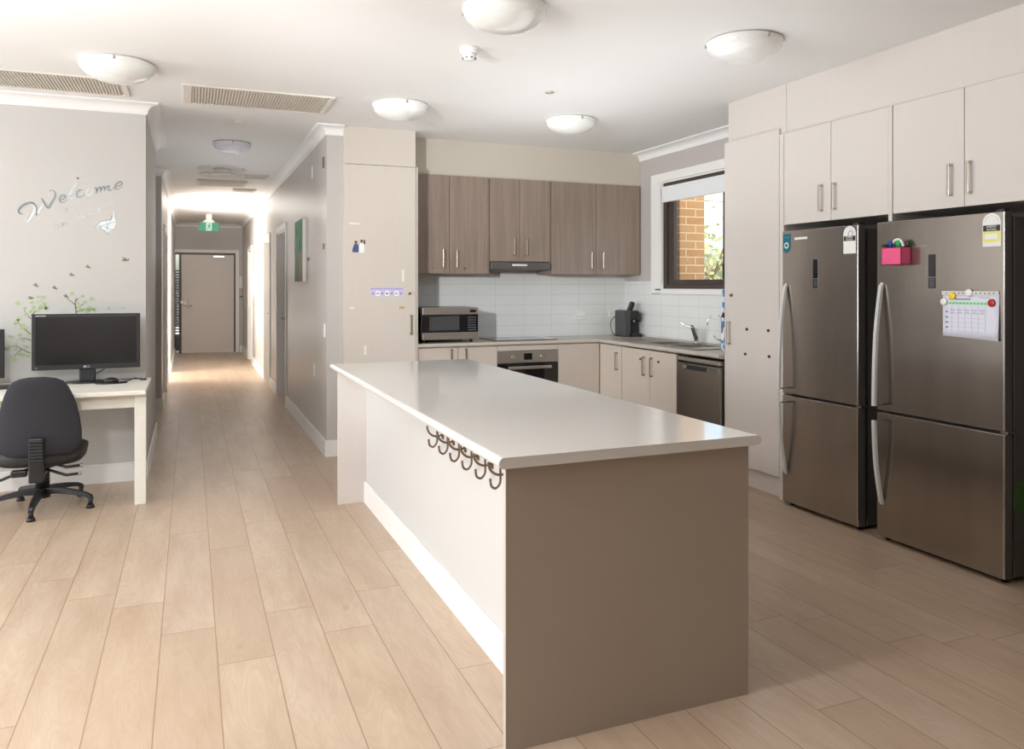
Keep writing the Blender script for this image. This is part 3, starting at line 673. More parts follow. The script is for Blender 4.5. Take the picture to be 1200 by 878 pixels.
# backrest: faces +y, seen from behind
f = MB(); rings = []
for z, w, t, yo in [(.372, .095, .012, -.245), (.380, .168, .022, -.247), (.40, .206, .03, -.25), (.45, .226, .034, -.256), (.52, .226, .036, -.260), (.60, .217, .036, -.266), (.68, .202, .034, -.276), (.75, .181, .032, -.288), (.80, .160, .030, -.298), (.835, .135, .026, -.305), (.855, .095, .02, -.309), (.864, .045, .010, -.311)]:
    rings.append([(hx+.02+q[0], hy+yo+q[1]+.10*(q[0]**2)/.06*.35, z) for q in superring(w, t, z, p=2.8)])
f.loft(rings, 'fabric'); obj('backrest', f, r)
f = MB(); f.loft([superring(.225, .20, .305, hx, hy-.01, 3), superring(.244, .225, .325, hx, hy-.01, 3), superring(.252, .238, .36, hx, hy-.01, 3), superring(.255, .232, .39, hx, hy-.01, 3), superring(.22, .20, .408, hx, hy-.01, 3), superring(.10, .10, .412, hx, hy-.01, 3)], 'seat_vinyl'); obj('seat', f, r)
f = MB(); f.box(hx-.025, hx+.055, hy-.335, hy-.295, .23, .50, 'black', .01)
for k in range(7): f.box(hx-.022, hx+.052, hy-.345, hy-.33, .36+k*.019, .372+k*.019, 'black', .003)
f.box(hx-.02, hx+.05, hy-.32, hy+.02, .255, .285, 'black', .008); obj('back_support', f, r)
f = MB(); f.box(hx-.09, hx+.09, hy-.12, hy+.12, .285, .308, 'black', .008); f.box(hx-.14, hx-.055, hy-.20, hy-.15, .245, .285, 'black', .008); obj('seat_mechanism', f, r)
for q, (px, pz) in enumerate(((.235, .285), (.225, .235))):
    f = MB(); f.tube([(hx+.03, hy-.16, .285), (hx+.10, hy-.17, pz+.02), (hx+.155, hy-.18, pz), (hx+px, hy-.18, pz+.004)], .009, 'black'); f.cyl((hx+px, hy-.18, pz+.004), .011, -.005, .014, 'nickel', 'x', 12); obj('lever', f, r)
f = MB(); f.tube([(hx-.05, hy-.16, .285), (hx-.10, hy-.17, .27), (hx-.19, hy-.18, .235), (hx-.26, hy-.18, .232)], .009, 'black'); obj('lever', f, r)
f = MB(); f.cyl((hx, hy, 0), .040, .12, .29, 'black'); f.cyl((hx, hy, 0), .045, .07, .155, 'black', r2=.038); obj('column', f, r)
for k in range(5):
    a = math.radians(-93+72*k); ca, sa = math.cos(a), math.sin(a); px, py = -sa, ca
    f = MB(); R = []
    for d, z, w, t in ((.03, .11, .030, .022), (.10, .112, .026, .018), (.20, .10, .022, .015), (.27, .085, .019, .014), (.305, .068, .017, .014), (.315, .058, .012, .008)):
        R.append([(hx+ca*d+px*w*u, hy+sa*d+py*w*u, z+t*v) for u, v in ((-1, -.8), (-.7, 1), (.7, 1), (1, -.8))])
    f.loft(R, 'black', smooth=False); g_ = obj('base_leg', f, r)
    f = MB(); c = (hx+ca*.30, hy+sa*.30, 0); f.cyl(c, .014, .012, .07, 'black', seg=16); f.cyl(c, .026, 0, .022, 'black', r2=.020, seg=20); obj('glide', f, g_)

# ================================================================== ISLAND
r = thing('kitchen_island', 'long cream kitchen island with shade-darkened end panel and white skirting', 'island', (1.33, 3.65, 0))
f = MB(); f.box(.882, 1.782, 2.192, 2.210, 0, .866, 'island_end'); f.box(.8800, .8822, 2.1915, 2.2105, 0, .866, 'edge'); f.box(1.7818, 1.784, 2.1915, 2.2105, 0, .866, 'island_end'); obj('end_panel', f, r)
f = MB(); f.box(.882, 1.782, 5.100, 5.120, 0, .866, 'lam_pale'); obj('end_panel', f, r)
f = MB(); f.box(1.066, 1.16, 2.210, 5.10, 0, .866, 'wall'); obj('back_panel', f, r)
f = MB(); skirt(f, 1.050, 1.066, 2.210, 5.10); obj('skirting', f, r)
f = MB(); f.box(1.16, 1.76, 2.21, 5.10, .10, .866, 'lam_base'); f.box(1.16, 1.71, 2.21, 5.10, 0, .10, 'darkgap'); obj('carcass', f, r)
for k in range(6):
    y0 = 2.215+k*.481; f = MB(); f.box(1.76, 1.778, y0, y0+.477, .11, .86, 'lam_base', .001); d = obj('cabinet_door', f, r)
    h = MB(); yy = y0+(.43 if k % 2 == 0 else .047); h.box(1.802, 1.808, yy-.005, yy+.005, .65, .81, 'nickel', .002)
    for z in (.656, .804): h.box(1.778, 1.805, yy-.005, yy+.005, z-.006, z+.006, 'nickel', .001)
    obj('handle', h, d)
def bullnose(x0, x1, z0, z1, left=True, right=True, k=8):
    rr = (z1-z0)/2; zc = (z0+z1)/2; p = []
    if left: p += [(x0+rr-rr*math.sin(PI*i/k), zc+rr*math.cos(PI*i/k)) for i in range(k+1)]
    else: p += [(x0, z1), (x0, z0)]
    if right: p += [(x1-rr+rr*math.sin(PI*i/k), zc-rr*math.cos(PI*i/k)) for i in range(k+1)]
    else: p += [(x1, z0), (x1, z1)]
    return p
b = MB(); b.prism(bullnose(.845, 1.812, .8665, .900), 'y', 2.158, 5.195, 'bench'); one('island_worktop', b, 'long pale worktop with rounded edges on the kitchen island', 'worktop')
# coat hooks under the overhang
hl = ['nearest the front end panel', 'second from the front end panel', 'third from the front end panel', 'fourth from the front end panel', 'fifth from the front end panel', 'sixth from the front end panel', 'farthest from the front end panel']
for k in range(7):
    y = 2.475+.157*k
    b = MB(); b.box(1.060, 1.066, y-.012, y+.012, .715, .785, 'bronze', .003)
    b.tube(smoothpts([(1.0608, y, .735), (1.0393, y, .728), (1.0135, y, .735), (0.9963, y, .752), (0.9903, y, .772)], 5), .0047, 'bronze', 8)
    b.tube(smoothpts([(1.0608, y, .762), (1.0479, y, .768), (1.0368, y, .755), (1.0368, y, .728), (1.035, y, .700), (1.0196, y, .682), (1.0024, y, .690), (0.9972, y, .712)], 5), .0047, 'bronze', 8)
    b.lathe([(0, .006), (.004, .004), (.006, 0), (.004, -.004), (0, -.006)], (0.9903, y, .774), 'bronze', 10); b.lathe([(0, .006), (.004, .004), (.006, 0), (.004, -.004), (0, -.006)], (0.9972, y, .714), 'bronze', 10)
    one('coat_hook', b, 'bronze double coat hook under the island worktop, '+hl[k], 'hook', 'coat hooks under the island worktop')

# ================================================================== LEFT PANTRY TOWER
r = thing('pantry_cabinet', 'tall cream pantry cupboard between the corridor and the microwave', 'cupboard', (1.49, 6.8, 0))
f = MB(); f.box(1.178, 1.788, 6.54, 7.09, .10, CEIL, 'laminate'); f.box(1.20, 1.78, 6.58, 7.09, 0, .10, 'laminate'); obj('carcass', f, r)
f = MB(); f.box(1.790, 1.806, 6.515, 7.09, 0, 2.43, 'laminate'); f.box(1.790, 1.806, 6.5145, 6.5155, 0, 2.43, 'edge'); obj('side_panel', f, r)
f = MB(); f.box(1.180, 1.787, 6.521, 6.539, .11, 2.425, 'laminate', .001); d = obj('door', f, r)
f = MB(); f.box(1.180, 1.787, 6.521, 6.539, 2.430, CEIL, 'laminate', .001); obj('top_panel', f, r)
bar_handle(d, 1.742, 6.521, .998, 1.166, 'y', m='satin_dark', w=.014)
f = MB(); f.cyl((1.734, 6.521, 1.348), .011, -.012, 0, 'bronze', 'y', 14); obj('lock_knob', f, d)
yd = 6.521
b = MB()
b.prism([(1.247, 1.692), (1.300, 1.692), (1.300, 1.745), (1.288, 1.765), (1.262, 1.760), (1.247, 1.72)], 'y', yd-.0010, yd, 'navy')
b.prism([(1.300, 1.690), (1.345, 1.690), (1.348, 1.745), (1.335, 1.770), (1.312, 1.768), (1.300, 1.74)], 'y', yd-.0010, yd, 'label_white')
b.cyl((1.275, yd, 1.772), .012, -.0014, 0, 'skin', 'y', 14); b.cyl((1.324, yd, 1.783), .012, -.0014, 0, 'skin', 'y', 14)
b.prism([(1.263, 1.776), (1.287, 1.776), (1.282, 1.787), (1.268, 1.787)], 'y', yd-.0018, yd-.001, 'black'); b.prism([(1.312, 1.787), (1.336, 1.787), (1.331, 1.798), (1.317, 1.798)], 'y', yd-.0018, yd-.001, 'black')
b.prism([(1.340, 1.765), (1.353, 1.760), (1.353, 1.795), (1.343, 1.80)], 'y', yd-.001, yd, 'black')
one('photo_sticker', b, 'small cut-out photo of two people stuck on the pantry door', 'photo')
b = MB(); b.box(1.397, 1.682, yd-.001, yd, 1.324, 1.402, 'lavender')
for k in range(7): b.box(1.403+k*.040, 1.437+k*.040, yd-.0016, yd-.001, 1.328, 1.372, 'label_white' if k % 2 else 'lavender')
for k in range(7): b.box(1.412+k*.040, 1.426+k*.040, yd-.002, yd-.0014, 1.342, 1.356, 'purple' if k != 3 else 'black')
for k in range(15): b.box(1.403+k*.0185, 1.414+k*.0185, yd-.0018, yd-.001, 1.384, 1.392, 'purple')
one('label_strip', b, 'lavender printed label strip across the pantry door', 'label')
for x0, x1, z0, z1, m, lab in [(1.219, 1.305, 1.926, 1.938, 'tape', 'white tape strip high on the left of the pantry door'), (1.667, 1.687, 1.45, 1.552, 'tape', 'white upright tape mark right of the small photo on the pantry door'),
        (1.222, 1.262, 1.222, 1.238, 'tape', 'small pale tape scrap low on the left of the pantry door'), (1.645, 1.690, 1.218, 1.240, 'tape_brown', 'brown tape scrap above the pantry door handle'), (1.344, 1.364, .836, .915, 'tape', 'lowest white tape mark on the pantry door, just above the island')]:
    one('tape_mark', MB().box(x0, x1, yd-.0012, yd, z0, z1, m), lab, 'tape')

# ================================================================== WALL CABINETS
def wall_cab(x0, x1, z0, z1, seam, lab, hz, knobs=False, w=None):
    yf = 6.780
    r = thing('wall_cabinet', lab, 'cabinet', ((x0+x1)/2, 6.94, z0), 0, None)
    f = MB(); f.box(x0, x1, yf+.021, 7.09, z0, z1, 'taupe'); obj('carcass', f, r)
    for i, (a, c) in enumerate(((x0+.002, seam-.0022), (seam+.0022, x1-.002))):
        f = MB(); f.box(a, c, yf, yf+.019, z0, z1, 'taupe', .0012); d = obj('door', f, r)
        hxx = seam-.062 if i == 0 else seam+.066
        bar_handle(d, hxx, yf, hz, hz+.165, 'y', m='alu_bright', w=.015)
        if knobs:
            f = MB(); kx = 2.016 if i == 0 else 2.323; f.cyl((kx, yf, 1.577), .010, -.012, 0, 'nickel', 'y', 14); obj('lock_knob', f, d)
    return r
wall_cab(1.81, 2.548, 1.525, 2.415, 2.175, 'brown woodgrain wall cabinet above the microwave, with two lock knobs', 1.577, True)
wc = wall_cab(2.564, 3.176, 1.642, 2.415, 2.865, 'shorter brown woodgrain wall cabinet above the range hood', 1.700)
wall_cab(3.192, 4.175, 1.525, 2.415, 3.680, 'wide brown woodgrain wall cabinet in the corner beside the window', 1.580)
obj('filler_panel', MB().box(2.551, 2.561, 6.787, 7.09, 1.525, 2.415, 'taupe'), wc)
obj('filler_panel', MB().box(3.179, 3.189, 6.787, 7.09, 1.525, 2.415, 'taupe'), wc)
r = thing('range_hood', 'slim stainless slide-out range hood under the short wall cabinet', 'range hood', (2.87, 6.9, 1.56))
f = MB(); f.box(2.566, 3.174, 6.80, 7.09, 1.598, 1.640, 'side_dark', .002); obj('body', f, r)
f = MB(); f.box(2.568, 3.172, 6.755, 6.80, 1.568, 1.632, 'side_dark', .006); f.box(2.572, 3.168, 6.76, 7.04, 1.566, 1.576, 'side_dark'); obj('slide_out_front', f, r)
f = MB(); f.box(2.78, 2.93, 6.752, 6.756, 1.600, 1.616, 'white_plastic', .001); obj('label_plate', f, r)

# ================================================================== BASE RUN, BACK WALL
YF = 6.530
r = thing('base_cabinet', 'cream two-door base cabinet under the microwave', 'cabinet', (2.17, 6.8, 0))
f = MB(); f.box(1.808, 2.542, YF+.02, 7.09, .12, .878, 'lam_base'); f.box(1.808, 2.542, 6.60, 7.09, 0, .12, 'lam_base'); obj('carcass', f, r)
for a, c, hh in ((1.812, 2.172, 2.105), (2.176, 2.541, 2.238)):
    f = MB(); f.box(a, c, YF, YF+.018, .125, .873, 'lam_base', .001); d = obj('door', f, r); bar_handle(d, hh, YF, .70, .862, 'y', m='satin_dark', w=.012)
r = thing('oven', 'built-in oven with steel control panel and black glass door', 'oven', (2.845, 6.8, .15))
f = MB(); f.box(2.546, 3.143, 6.55, 7.05, .15, .822, 'black'); obj('body', f, r)
f = MB(); f.box(2.546, 3.143, 6.527, 6.549, .716, .824, 'steel_h', .002); p = obj('control_panel', f, r)
f = MB(); f.box(2.800, 2.882, 6.5255, 6.528, .742, .802, 'black_gloss', .002); obj('display', f, p)
for x in (2.692, 2.980):
    f = MB(); f.cyl((x, 6.527, .771), .021, -.022, 0, 'alu_bright', 'y', 24, r2=None); f.box(x-.003, x+.003, 6.503, 6.506, .771, .790, 'nickel'); obj('knob', f, p)
f = MB(); f.box(2.548, 3.141, 6.525, 6.549, .20, .712, 'black_gloss', .003); d = obj('oven_door', f, r)
f = MB(); f.box(2.630, 3.058, 6.478, 6.490, .662, .690, 'alu_bright', .004)
for x in (2.645, 3.043): f.box(x-.010, x+.010, 6.485, 6.526, .668, .684, 'alu_bright', .002)
obj('handle', f, d)
f = MB(); f.box(2.548, 3.141, 6.530, 6.549, .125, .196, 'steel_h', .002); obj('lower_trim', f, r)
one('filler_panel', MB().box(2.545, 3.144, YF, YF+.018, .828, .874, 'lam_base', .001), 'thin cream filler panel above the oven', 'panel')
one('plinth', MB().box(2.544, 3.62, 6.60, 6.615, 0, .12, 'lam_base'), 'cream plinth under the oven and corner panel', 'plinth')
r = thing('base_cabinet', 'blank cream corner base unit right of the oven', 'cabinet', (3.4, 6.8, 0))
f = MB(); f.box(3.147, 3.60, YF+.02, 7.09, .12, .878, 'lam_base'); f.box(3.60, 4.17, 6.54, 7.09, .12, .878, 'lam_base'); obj('carcass', f, r)
f = MB(); f.box(3.147, 3.578, YF, YF+.018, .125, .873, 'lam_base', .001); obj('front_panel', f, r)

# base run, window wall (fronts face -x)
XF = 3.580
def base_x(y0, y1, doors, lab):
    r = thing('base_cabinet', lab, 'cabinet', (3.88, (y0+y1)/2, 0))
    f = MB(); f.box(XF+.02, 4.17, y0, y1, .12, .870 if y0 > 6 else .765, 'lam_base'); f.box(3.64, 4.17, y0, y1, 0, .12, 'lam_base'); obj('carcass', f, r)
    for (a, c, hy_, ky) in doors:
        f = MB(); f.box(XF, XF+.018, a, c, .125, .868, 'lam_base', .001); d = obj('door', f, r)
        bar_handle(d, XF, hy_, .650, .812, 'x', m='satin_dark', w=.012)
        if ky: f = MB(); f.cyl((XF, ky, .785), .010, -.012, 0, 'bronze', 'x', 14); obj('lock_knob', f, d)
base_x(6.122, 6.525, [(6.126, 6.520, 6.195, None)], 'narrow one-door cream base cabinet in the corner of the kitchen')
base_x(5.266, 6.118, [(5.659, 6.116, 5.738, 5.800), (5.268, 5.655, 5.618, 5.520)], 'cream two-door base cabinet with lock knobs under the sink')
# dishwasher
r = thing('dishwasher', 'stainless dishwasher under the worktop beside the sink', 'dishwasher', (3.88, 4.97, 0))
f = MB(); f.box(3.63, 4.15, 4.705, 5.240, .10, .845, 'side_dark'); f.box(3.68, 4.15, 4.72, 5.22, 0, .10, 'black'); obj('body', f, r)
f = MB(); f.box(3.576, 3.63, 4.710, 5.250, .828, .858, 'steel_h', .003); obj('top_trim', f, r)
f = MB(); f.box(3.572, 3.625, 4.708, 5.255, .13, .815, 'steel', .006); d = obj('dishwasher_door', f, r)
f = MB(); f.box(3.568, 3.574, 4.86, 5.14, .765, .800, 'black', .004); f.box(3.569, 3.574, 4.745, 4.84, .768, .800, 'side_dark', .003); obj('handle_recess', f, d)
f = MB(); f.box(3.566, 3.572, 5.115, 5.165, .772, .798, 'alu_bright', .006); obj('badge', f, d)
one('dishwasher_side_panel', MB().box(3.66, 4.17, 4.695, 4.703, .0, .868, 'lam_base'), 'cream side panel between the dishwasher and the tall cupboard', 'panel')  # plain panel in the cream base cabinet laminate

# L-shaped worktop with an opening for the sink
SX0, SX1, SY0, SY1 = 3.66, 4.06, 5.08, 6.36
b = MB()
b.prism([(6.508+.0165-.0165*math.sin(PI*i/8), .8955+.0165*math.cos(PI*i/8)) for i in range(9)]+[(7.091, .879), (7.091, .912)], 'x', 1.808, 4.181, 'bench_back')
z0, z1 = .879, .912; rr = .0165
nose = [(3.560+rr-rr*math.sin(PI*i/8), .8955+rr*math.cos(PI*i/8)) for i in range(9)]
b.prism(nose+[(SX0, .879), (SX0, .912)], 'y', 4.700, 6.53, 'bench_back')
b.box(SX1, 4.181, 4.700, 6.53, z0, z1, 'bench_back'); b.box(SX0, SX1, 4.700, SY0, z0, z1, 'bench_back'); b.box(SX0, SX1, SY1, 6.53, z0, z1, 'bench_back')
one('kitchen_worktop', b, 'beige L-shaped worktop along the back wall and under the window', 'worktop')
ZB = .912
# sink with two bowls and drainer
r = thing('kitchen_sink', 'stainless double bowl sink with drainer under the window', 'sink', (3.86, 5.72, ZB))
f = MB(); zt = ZB+.004
def rim(f, x0, x1, y0, y1, holes):
    ys = sorted(set([y0, y1]+[h[2] for h in holes]+[h[3] for h in holes])); hx0, hx1 = holes[0][0], holes[0][1]
    f.box(x0, hx0, y0, y1, ZB, zt, 'steel_h', .001); f.box(hx1, x1, y0, y1, ZB, zt, 'steel_h', .001)
    for i in range(len(ys)-1):
        if not any(abs(h[2]-ys[i]) < 1e-4 for h in holes): f.box(hx0, hx1, ys[i], ys[i+1], ZB, zt, 'steel_h')
bowls = [(3.70, 4.02, 5.275, 5.555), (3.70, 4.02, 5.61, 5.89)]
rim(f, 3.64, 4.13, 5.06, 6.40, bowls)
f.box(3.64, 4.13, 5.06, 5.066, zt, zt+.004, 'steel_h'); f.box(4.124, 4.13, 5.06, 6.40, zt, zt+.004, 'steel_h'); f.box(3.64, 3.646, 5.06, 6.40, zt, zt+.004, 'steel_h'); f.box(3.64, 4.13, 6.394, 6.40, zt, zt+.004, 'steel_h')
obj('sink_rim', f, r)
for x0, x1, y0, y1 in bowls:
    f = MB(); t = .003; zb = .77
    f.box(x0, x1, y0, y1, zb, zb+t, 'steel_h'); f.box(x0-t, x0, y0-t, y1+t, zb, zt, 'steel_h'); f.box(x1, x1+t, y0-t, y1+t, zb, zt, 'steel_h'); f.box(x0, x1, y0-t, y0, zb, zt, 'steel_h'); f.box(x0, x1, y1, y1+t, zb, zt, 'steel_h')
    f.cyl(((x0+x1)/2, (y0+y1)/2, 0), .04, zb+t, zb+t+.004, 'chrome'); obj('bowl', f, r)
f = MB()
for k in range(10): f.box(3.72+k*.032, 3.732+k*.032, 5.94, 6.35, zt, zt+.004, 'steel_h', .001)
obj('drainer_ribs', f, r)
r = thing('mixer_tap', 'chrome lever mixer tap with long raised lever behind the sink', 'tap', (4.075, 5.62, ZB))
f = MB(); tx, ty = 4.085, 5.70
f.cyl((tx, ty, ZB+.004), .028, 0, .012, 'chrome'); f.cyl((tx, ty, ZB), .021, .01, .095, 'chrome', r2=.024); f.cyl((tx, ty, ZB), .024, .095, .122, 'chrome', r2=.016); obj('body', f, r)
f = MB(); f.tube([(tx-.005, ty, ZB+.035), (tx-.05, ty-.03, ZB+.095), (tx-.095, ty-.06, ZB+.155)], [.018, .016, .014], 'side_dark'); f.cyl((tx-.097, ty-.061, ZB+.138), .012, 0, .014, 'chrome'); obj('spout', f, r)
f = MB(); f.tube(smoothpts([(tx, ty, ZB+.12), (tx-.025, ty+.03, ZB+.14), (tx-.06, ty+.08, ZB+.15), (tx-.085, ty+.11, ZB+.175), (tx-.095, ty+.13, ZB+.19)], 4), .0065, 'chrome'); obj('lever', f, r)
r = thing('filter_tap', 'thin gooseneck filter tap between the mixer and the tall cupboard', 'tap', (4.10, 5.37, ZB))
f = MB(); tx, ty = 4.09, 5.345
f.cyl((tx, ty, ZB+.004), .018, 0, .05, 'chrome'); obj('body', f, r)
pts = [(tx, ty, ZB+.04), (tx, ty, ZB+.20)]+[(tx-.042+.042*math.cos(PI*k/10), ty+.045-.045*math.cos(PI*k/10), ZB+.20+.06*math.sin(PI*k/10)) for k in range(1, 11)]+[(tx-.086, ty+.094, ZB+.175)]
f = MB(); f.tube(pts, .006, 'chrome'); obj('spout', f, r)
f = MB(); f.tube([(tx, ty, ZB+.04), (tx-.03, ty+.035, ZB+.055), (tx-.045, ty+.05, ZB+.075)], .007, 'chrome'); f.lathe([(0, .010), (.008, .006), (.010, 0), (.008, -.006), (0, -.010)], (tx-.047, ty+.053, ZB+.083), 'chrome', 12); obj('lever', f, r)
one('hanging_packets', MB().box(3.596, 3.612, 4.693, 4.722, .93, 1.20, 'packets', .003).box(3.598, 3.610, 4.693, 4.712, 1.20, 1.39, 'packets', .002), 'strip of blue and white printed packets at the left edge of the tall cupboard', 'packets')

# cooktop
r = thing('cooktop', 'black glass cooktop set in the back worktop above the oven', 'cooktop', (2.93, 6.8, ZB))
f = MB(); f.box(2.552, 3.168, 6.590, 7.03, ZB+.0005, ZB+.0060, 'black'); f.box(2.554, 3.166, 6.592, 7.028, ZB+.0060, ZB+.0068, 'black_gloss'); g = obj('glass_top', f, r)
for x, y, rr in ((2.72, 6.71, .075), (3.00, 6.71, .09), (2.72, 6.91, .09), (3.00, 6.91, .07)):
    f = MB(); f.lathe([(rr, ZB+.0067), (rr, ZB+.0073), (rr-.004, ZB+.0073), (rr-.004, ZB+.0067)], (x, y, 0), 'ink', 40); obj('cooking_zone', f, r)
# microwave
r = thing('microwave', 'stainless microwave oven with dark glass door on the back worktop', 'microwave', (2.12, 6.78, ZB))
X0, X1, Y0, Z0, Z1 = 1.872, 2.384, 6.60, .940, 1.222
f = MB(); f.box(X0-.010, X1, Y0+.02, 7.00, Z0, Z1, 'side_dark', .004); obj('body', f, r)
f = MB(); f.box(X0, X1, Y0, Y0+.02, Z1-.062, Z1, 'steel_h', .003); p = obj('top_band', f, r)
f = MB(); f.box(X1-.078, X1-.020, Y0-.0012, Y0, Z1-.044, Z1-.022, 'black_gloss'); obj('display', f, p)
f = MB(); f.box(X0, X1, Y0, Y0+.02, Z0, Z0+.062, 'steel_h', .003); obj('bottom_band', f, r)
f = MB(); f.box(X0, X1-.155, Y0-.002, Y0+.02, Z0+.063, Z1-.063, 'black_gloss', .002); d = obj('door', f, r)
f = MB(); f.box(X0+.06, X0+.335, Y0-.003, Y0-.001, Z0+.082, Z1-.078, 'grey_plastic'); obj('door_window', f, d)
f = MB(); f.box(X1-.152, X1, Y0-.001, Y0+.02, Z0+.063, Z1-.063, 'black_gloss', .002); k = obj('keypad', f, r)
f = MB()
for i in range(4):
    for j in range(6): f.box(X1-.095+i*.020, X1-.083+i*.020, Y0-.002, Y0-.0008, Z0+.078+j*.022, Z0+.085+j*.022, 'ink')
obj('keys', f, k)
for x in (X0+.03, X1-.05):
    for y in (Y0+.05, 6.95):
        f = MB(); f.cyl((x, y, ZB), .013, 0, Z0-ZB, 'black', seg=14); obj('foot', f, r)
one('chopping_board', MB().box(1.815, 1.826, 6.60, 6.98, ZB, 1.21, 'maroon', .004), 'dark red board standing between the pantry side and the microwave', 'board')
one('chopping_board', MB().box(1.832, 1.842, 6.62, 6.98, ZB, 1.19, 'black', .004), 'thin black board standing against the left side of the microwave', 'board')
# coffee machine
CM = r = thing('coffee_machine', 'black capsule coffee machine in the corner of the worktop', 'coffee machine', (4.045, 6.78, ZB), math.radians(-8))
f = MB()
def loc(b, name, par):  # local coordinates for rotated things
    return obj(name, b, par, local=True)
f.box(-.115, -.030, -.13, .14, 0, .250, 'grey_plastic', .014); loc(f, 'water_tank', r)
f = MB(); f.box(-.030, .105, -.02, .14, 0, .245, 'black', .010); f.box(-.028, .075, -.12, -.01, .16, .245, 'black', .010); f.box(.075, .115, -.05, .08, .14, .215, 'black', .008); loc(f, 'body', r)
f = MB(); f.box(-.025, .10, -.15, -.02, 0, .028, 'black', .006)
for k in range(7): f.box(-.018, .09, -.145+k*.017, -.139+k*.017, .028, .031, 'grey_plastic')
loc(f, 'drip_tray', r)
f = MB(); f.cyl((.025, -.085, 0), .014, .135, .165, 'nickel', seg=16); loc(f, 'spout', r)
f = MB(); mx = Matrix.Translation((-.005, .0, .235)) @ Matrix.Rotation(math.radians(28), 4, 'Y'); f.box(-.016, .016, -.05, .03, 0, .105, 'black', .006, mx=mx); f.box(.020, .028, -.05, .03, .0, .09, 'nickel', .003, mx=mx); loc(f, 'lever', r); CM.scale = (.86, .9, 1.04)
b = MB(); b.tube(smoothpts([(4.04, 7.05, 1.10), (3.98, 6.99, 1.09), (3.88, 6.90, 1.05), (3.86, 6.86, .98), (3.89, 6.84, .925), (3.97, 6.84, .917)], 5), .004, 'cord', 8); b.box(4.035, 4.085, 7.04, 7.078, 1.075, 1.110, 'red', .006); b.box(4.06, 4.095, 7.04, 7.078, 1.105, 1.140, 'black', .006)
b.tube([(4.05, 7.06, 1.10), (4.03, 7.05, 1.10)], .005, 'cord', 8)
base = Vector((4.045, 6.78, ZB)); rq = Matrix.Rotation(math.radians(8), 4, 'Z')
b.v = [rq @ (v-base) for v in b.v]; obj('power_cord', b, CM, local=True)

def outlet(x, y, z, face, lab, w=.12, h=.088, name='power_outlet', switches=2):
    r = thing(name, lab, 'outlet' if 'outlet' in name else 'switch', (x, y, z)); f = MB()
    if face == 'y':
        f.box(x-w/2, x+w/2, y-.010, y, z-h/2, z+h/2, 'white_plastic', .003); obj('plate', f, r)
        for i in range(switches):
            sx = x+(i-(switches-1)/2)*w*.42
            f = MB(); f.box(sx-.007, sx+.007, y-.013, y-.009, z+h*.12, z+h*.34, 'label_white', .001); f.box(sx-.012, sx-.009, y-.0105, y-.0095, z-h*.25, z-h*.05, 'ink'); f.box(sx+.009, sx+.012, y-.0105, y-.0095, z-h*.25, z-h*.05, 'ink'); obj('rocker', f, r)
    else:
        s = -1 if face == '-x' else 1
        f.box(x, x+s*.010, y-w/2, y+w/2, z-h/2, z+h/2, 'white_plastic', .003); obj('plate', f, r)
        f = MB(); f.box(x+s*.009, x+s*.013, y-.008, y+.008, z-.010, z+.012, 'label_white', .001); obj('rocker', f, r)
    return r
outlet(3.66, 7.092, 1.115, 'y', 'white double power outlet on the splashback left of the coffee machine')
outlet(4.055, 7.092, 1.14, 'y', 'white power outlet behind the coffee machine')
outlet(1.045, 7.25, .65, '-x', 'low white power outlet on the right corridor wall', .075, .115)
outlet(1.045, 6.66, 1.04, '-x', 'white light switch at the near edge of the right corridor wall', .075, .115, 'light_switch')
outlet(1.045, 13.7, .66, '-x', 'far low white power outlet down the right corridor wall', .075, .115)

# ================================================================== TALL CUPBOARD, RIGHT
r = thing('tall_cupboard', 'tall cream cupboard with four black bumper dots beside the far fridge', 'cupboard', (3.9, 4.39, 0))
f = MB(); f.box(3.628, 4.17, 4.077, 4.692, .135, 2.452, 'lam_pale'); obj('carcass', f, r)
f = MB(); f.box(3.605, 3.626, 4.122, 4.692, .143, 2.452, 'lam_pale', .001); d = obj('door', f, r)
f = MB(); f.box(3.648, 3.665, 4.077, 4.692, 0, .135, 'lam_pale'); f.box(3.665, 4.17, 4.68, 4.692, 0, .135, 'lam_pale'); obj('plinth', f, r)
f = MB(); f.box(3.606, 4.17, 4.078, 4.118, .0, 2.412, 'lam_pale'); obj('side_panel', f, r)
bar_handle(d, 3.605, 4.63, .990, 1.156, 'x', m='nickel', w=.016)
f = MB(); f.cyl((3.605, 4.609, 1.346), .011, -.013, 0, 'bronze', 'x', 14); obj('lock_knob', f, d)
for y, z in ((4.441, 1.109), (4.222, 1.111), (4.459, .934), (4.214, .937)):
    f = MB(); f.cyl((3.605, y, z), .010, -.008, 0, 'black', 'x', 12); obj('bumper_dot', f, d)
# cabinets over the fridges
def over_cab(y0, y1, seam, lab):
    r = thing('overhead_cabinet', lab, 'cabinet', (3.9, (y0+y1)/2, 1.81))
    f = MB(); f.box(3.628, 4.17, y0, y1, 1.815, 2.414, 'lam_pale'); obj('carcass', f, r)
    for i, (a, c) in enumerate(((y0+.002, seam-.002), (seam+.002, y1-.002))):
        f = MB(); f.box(3.605, 3.626, a, c, 1.812, 2.412, 'lam_pale', .001); d = obj('door', f, r)
        bar_handle(d, 3.605, seam-.036 if i == 0 else seam+.072, 1.872, 2.036, 'x', m='nickel', w=.014)
over_cab(3.243, 4.075, 3.667, 'cream two-door overhead cabinet above the far fridge')
over_cab(2.352, 3.214, 2.780, 'cream two-door overhead cabinet above the near fridge')
one('gable_panel', MB().box(3.602, 4.17, 3.216, 3.241, 1.772, 2.414, 'lam_pale').box(3.90, 4.17, 3.298, 3.322, .0, 1.77, 'lam_pale'), 'narrow cream upright panel between the two overhead cabinets', 'panel')
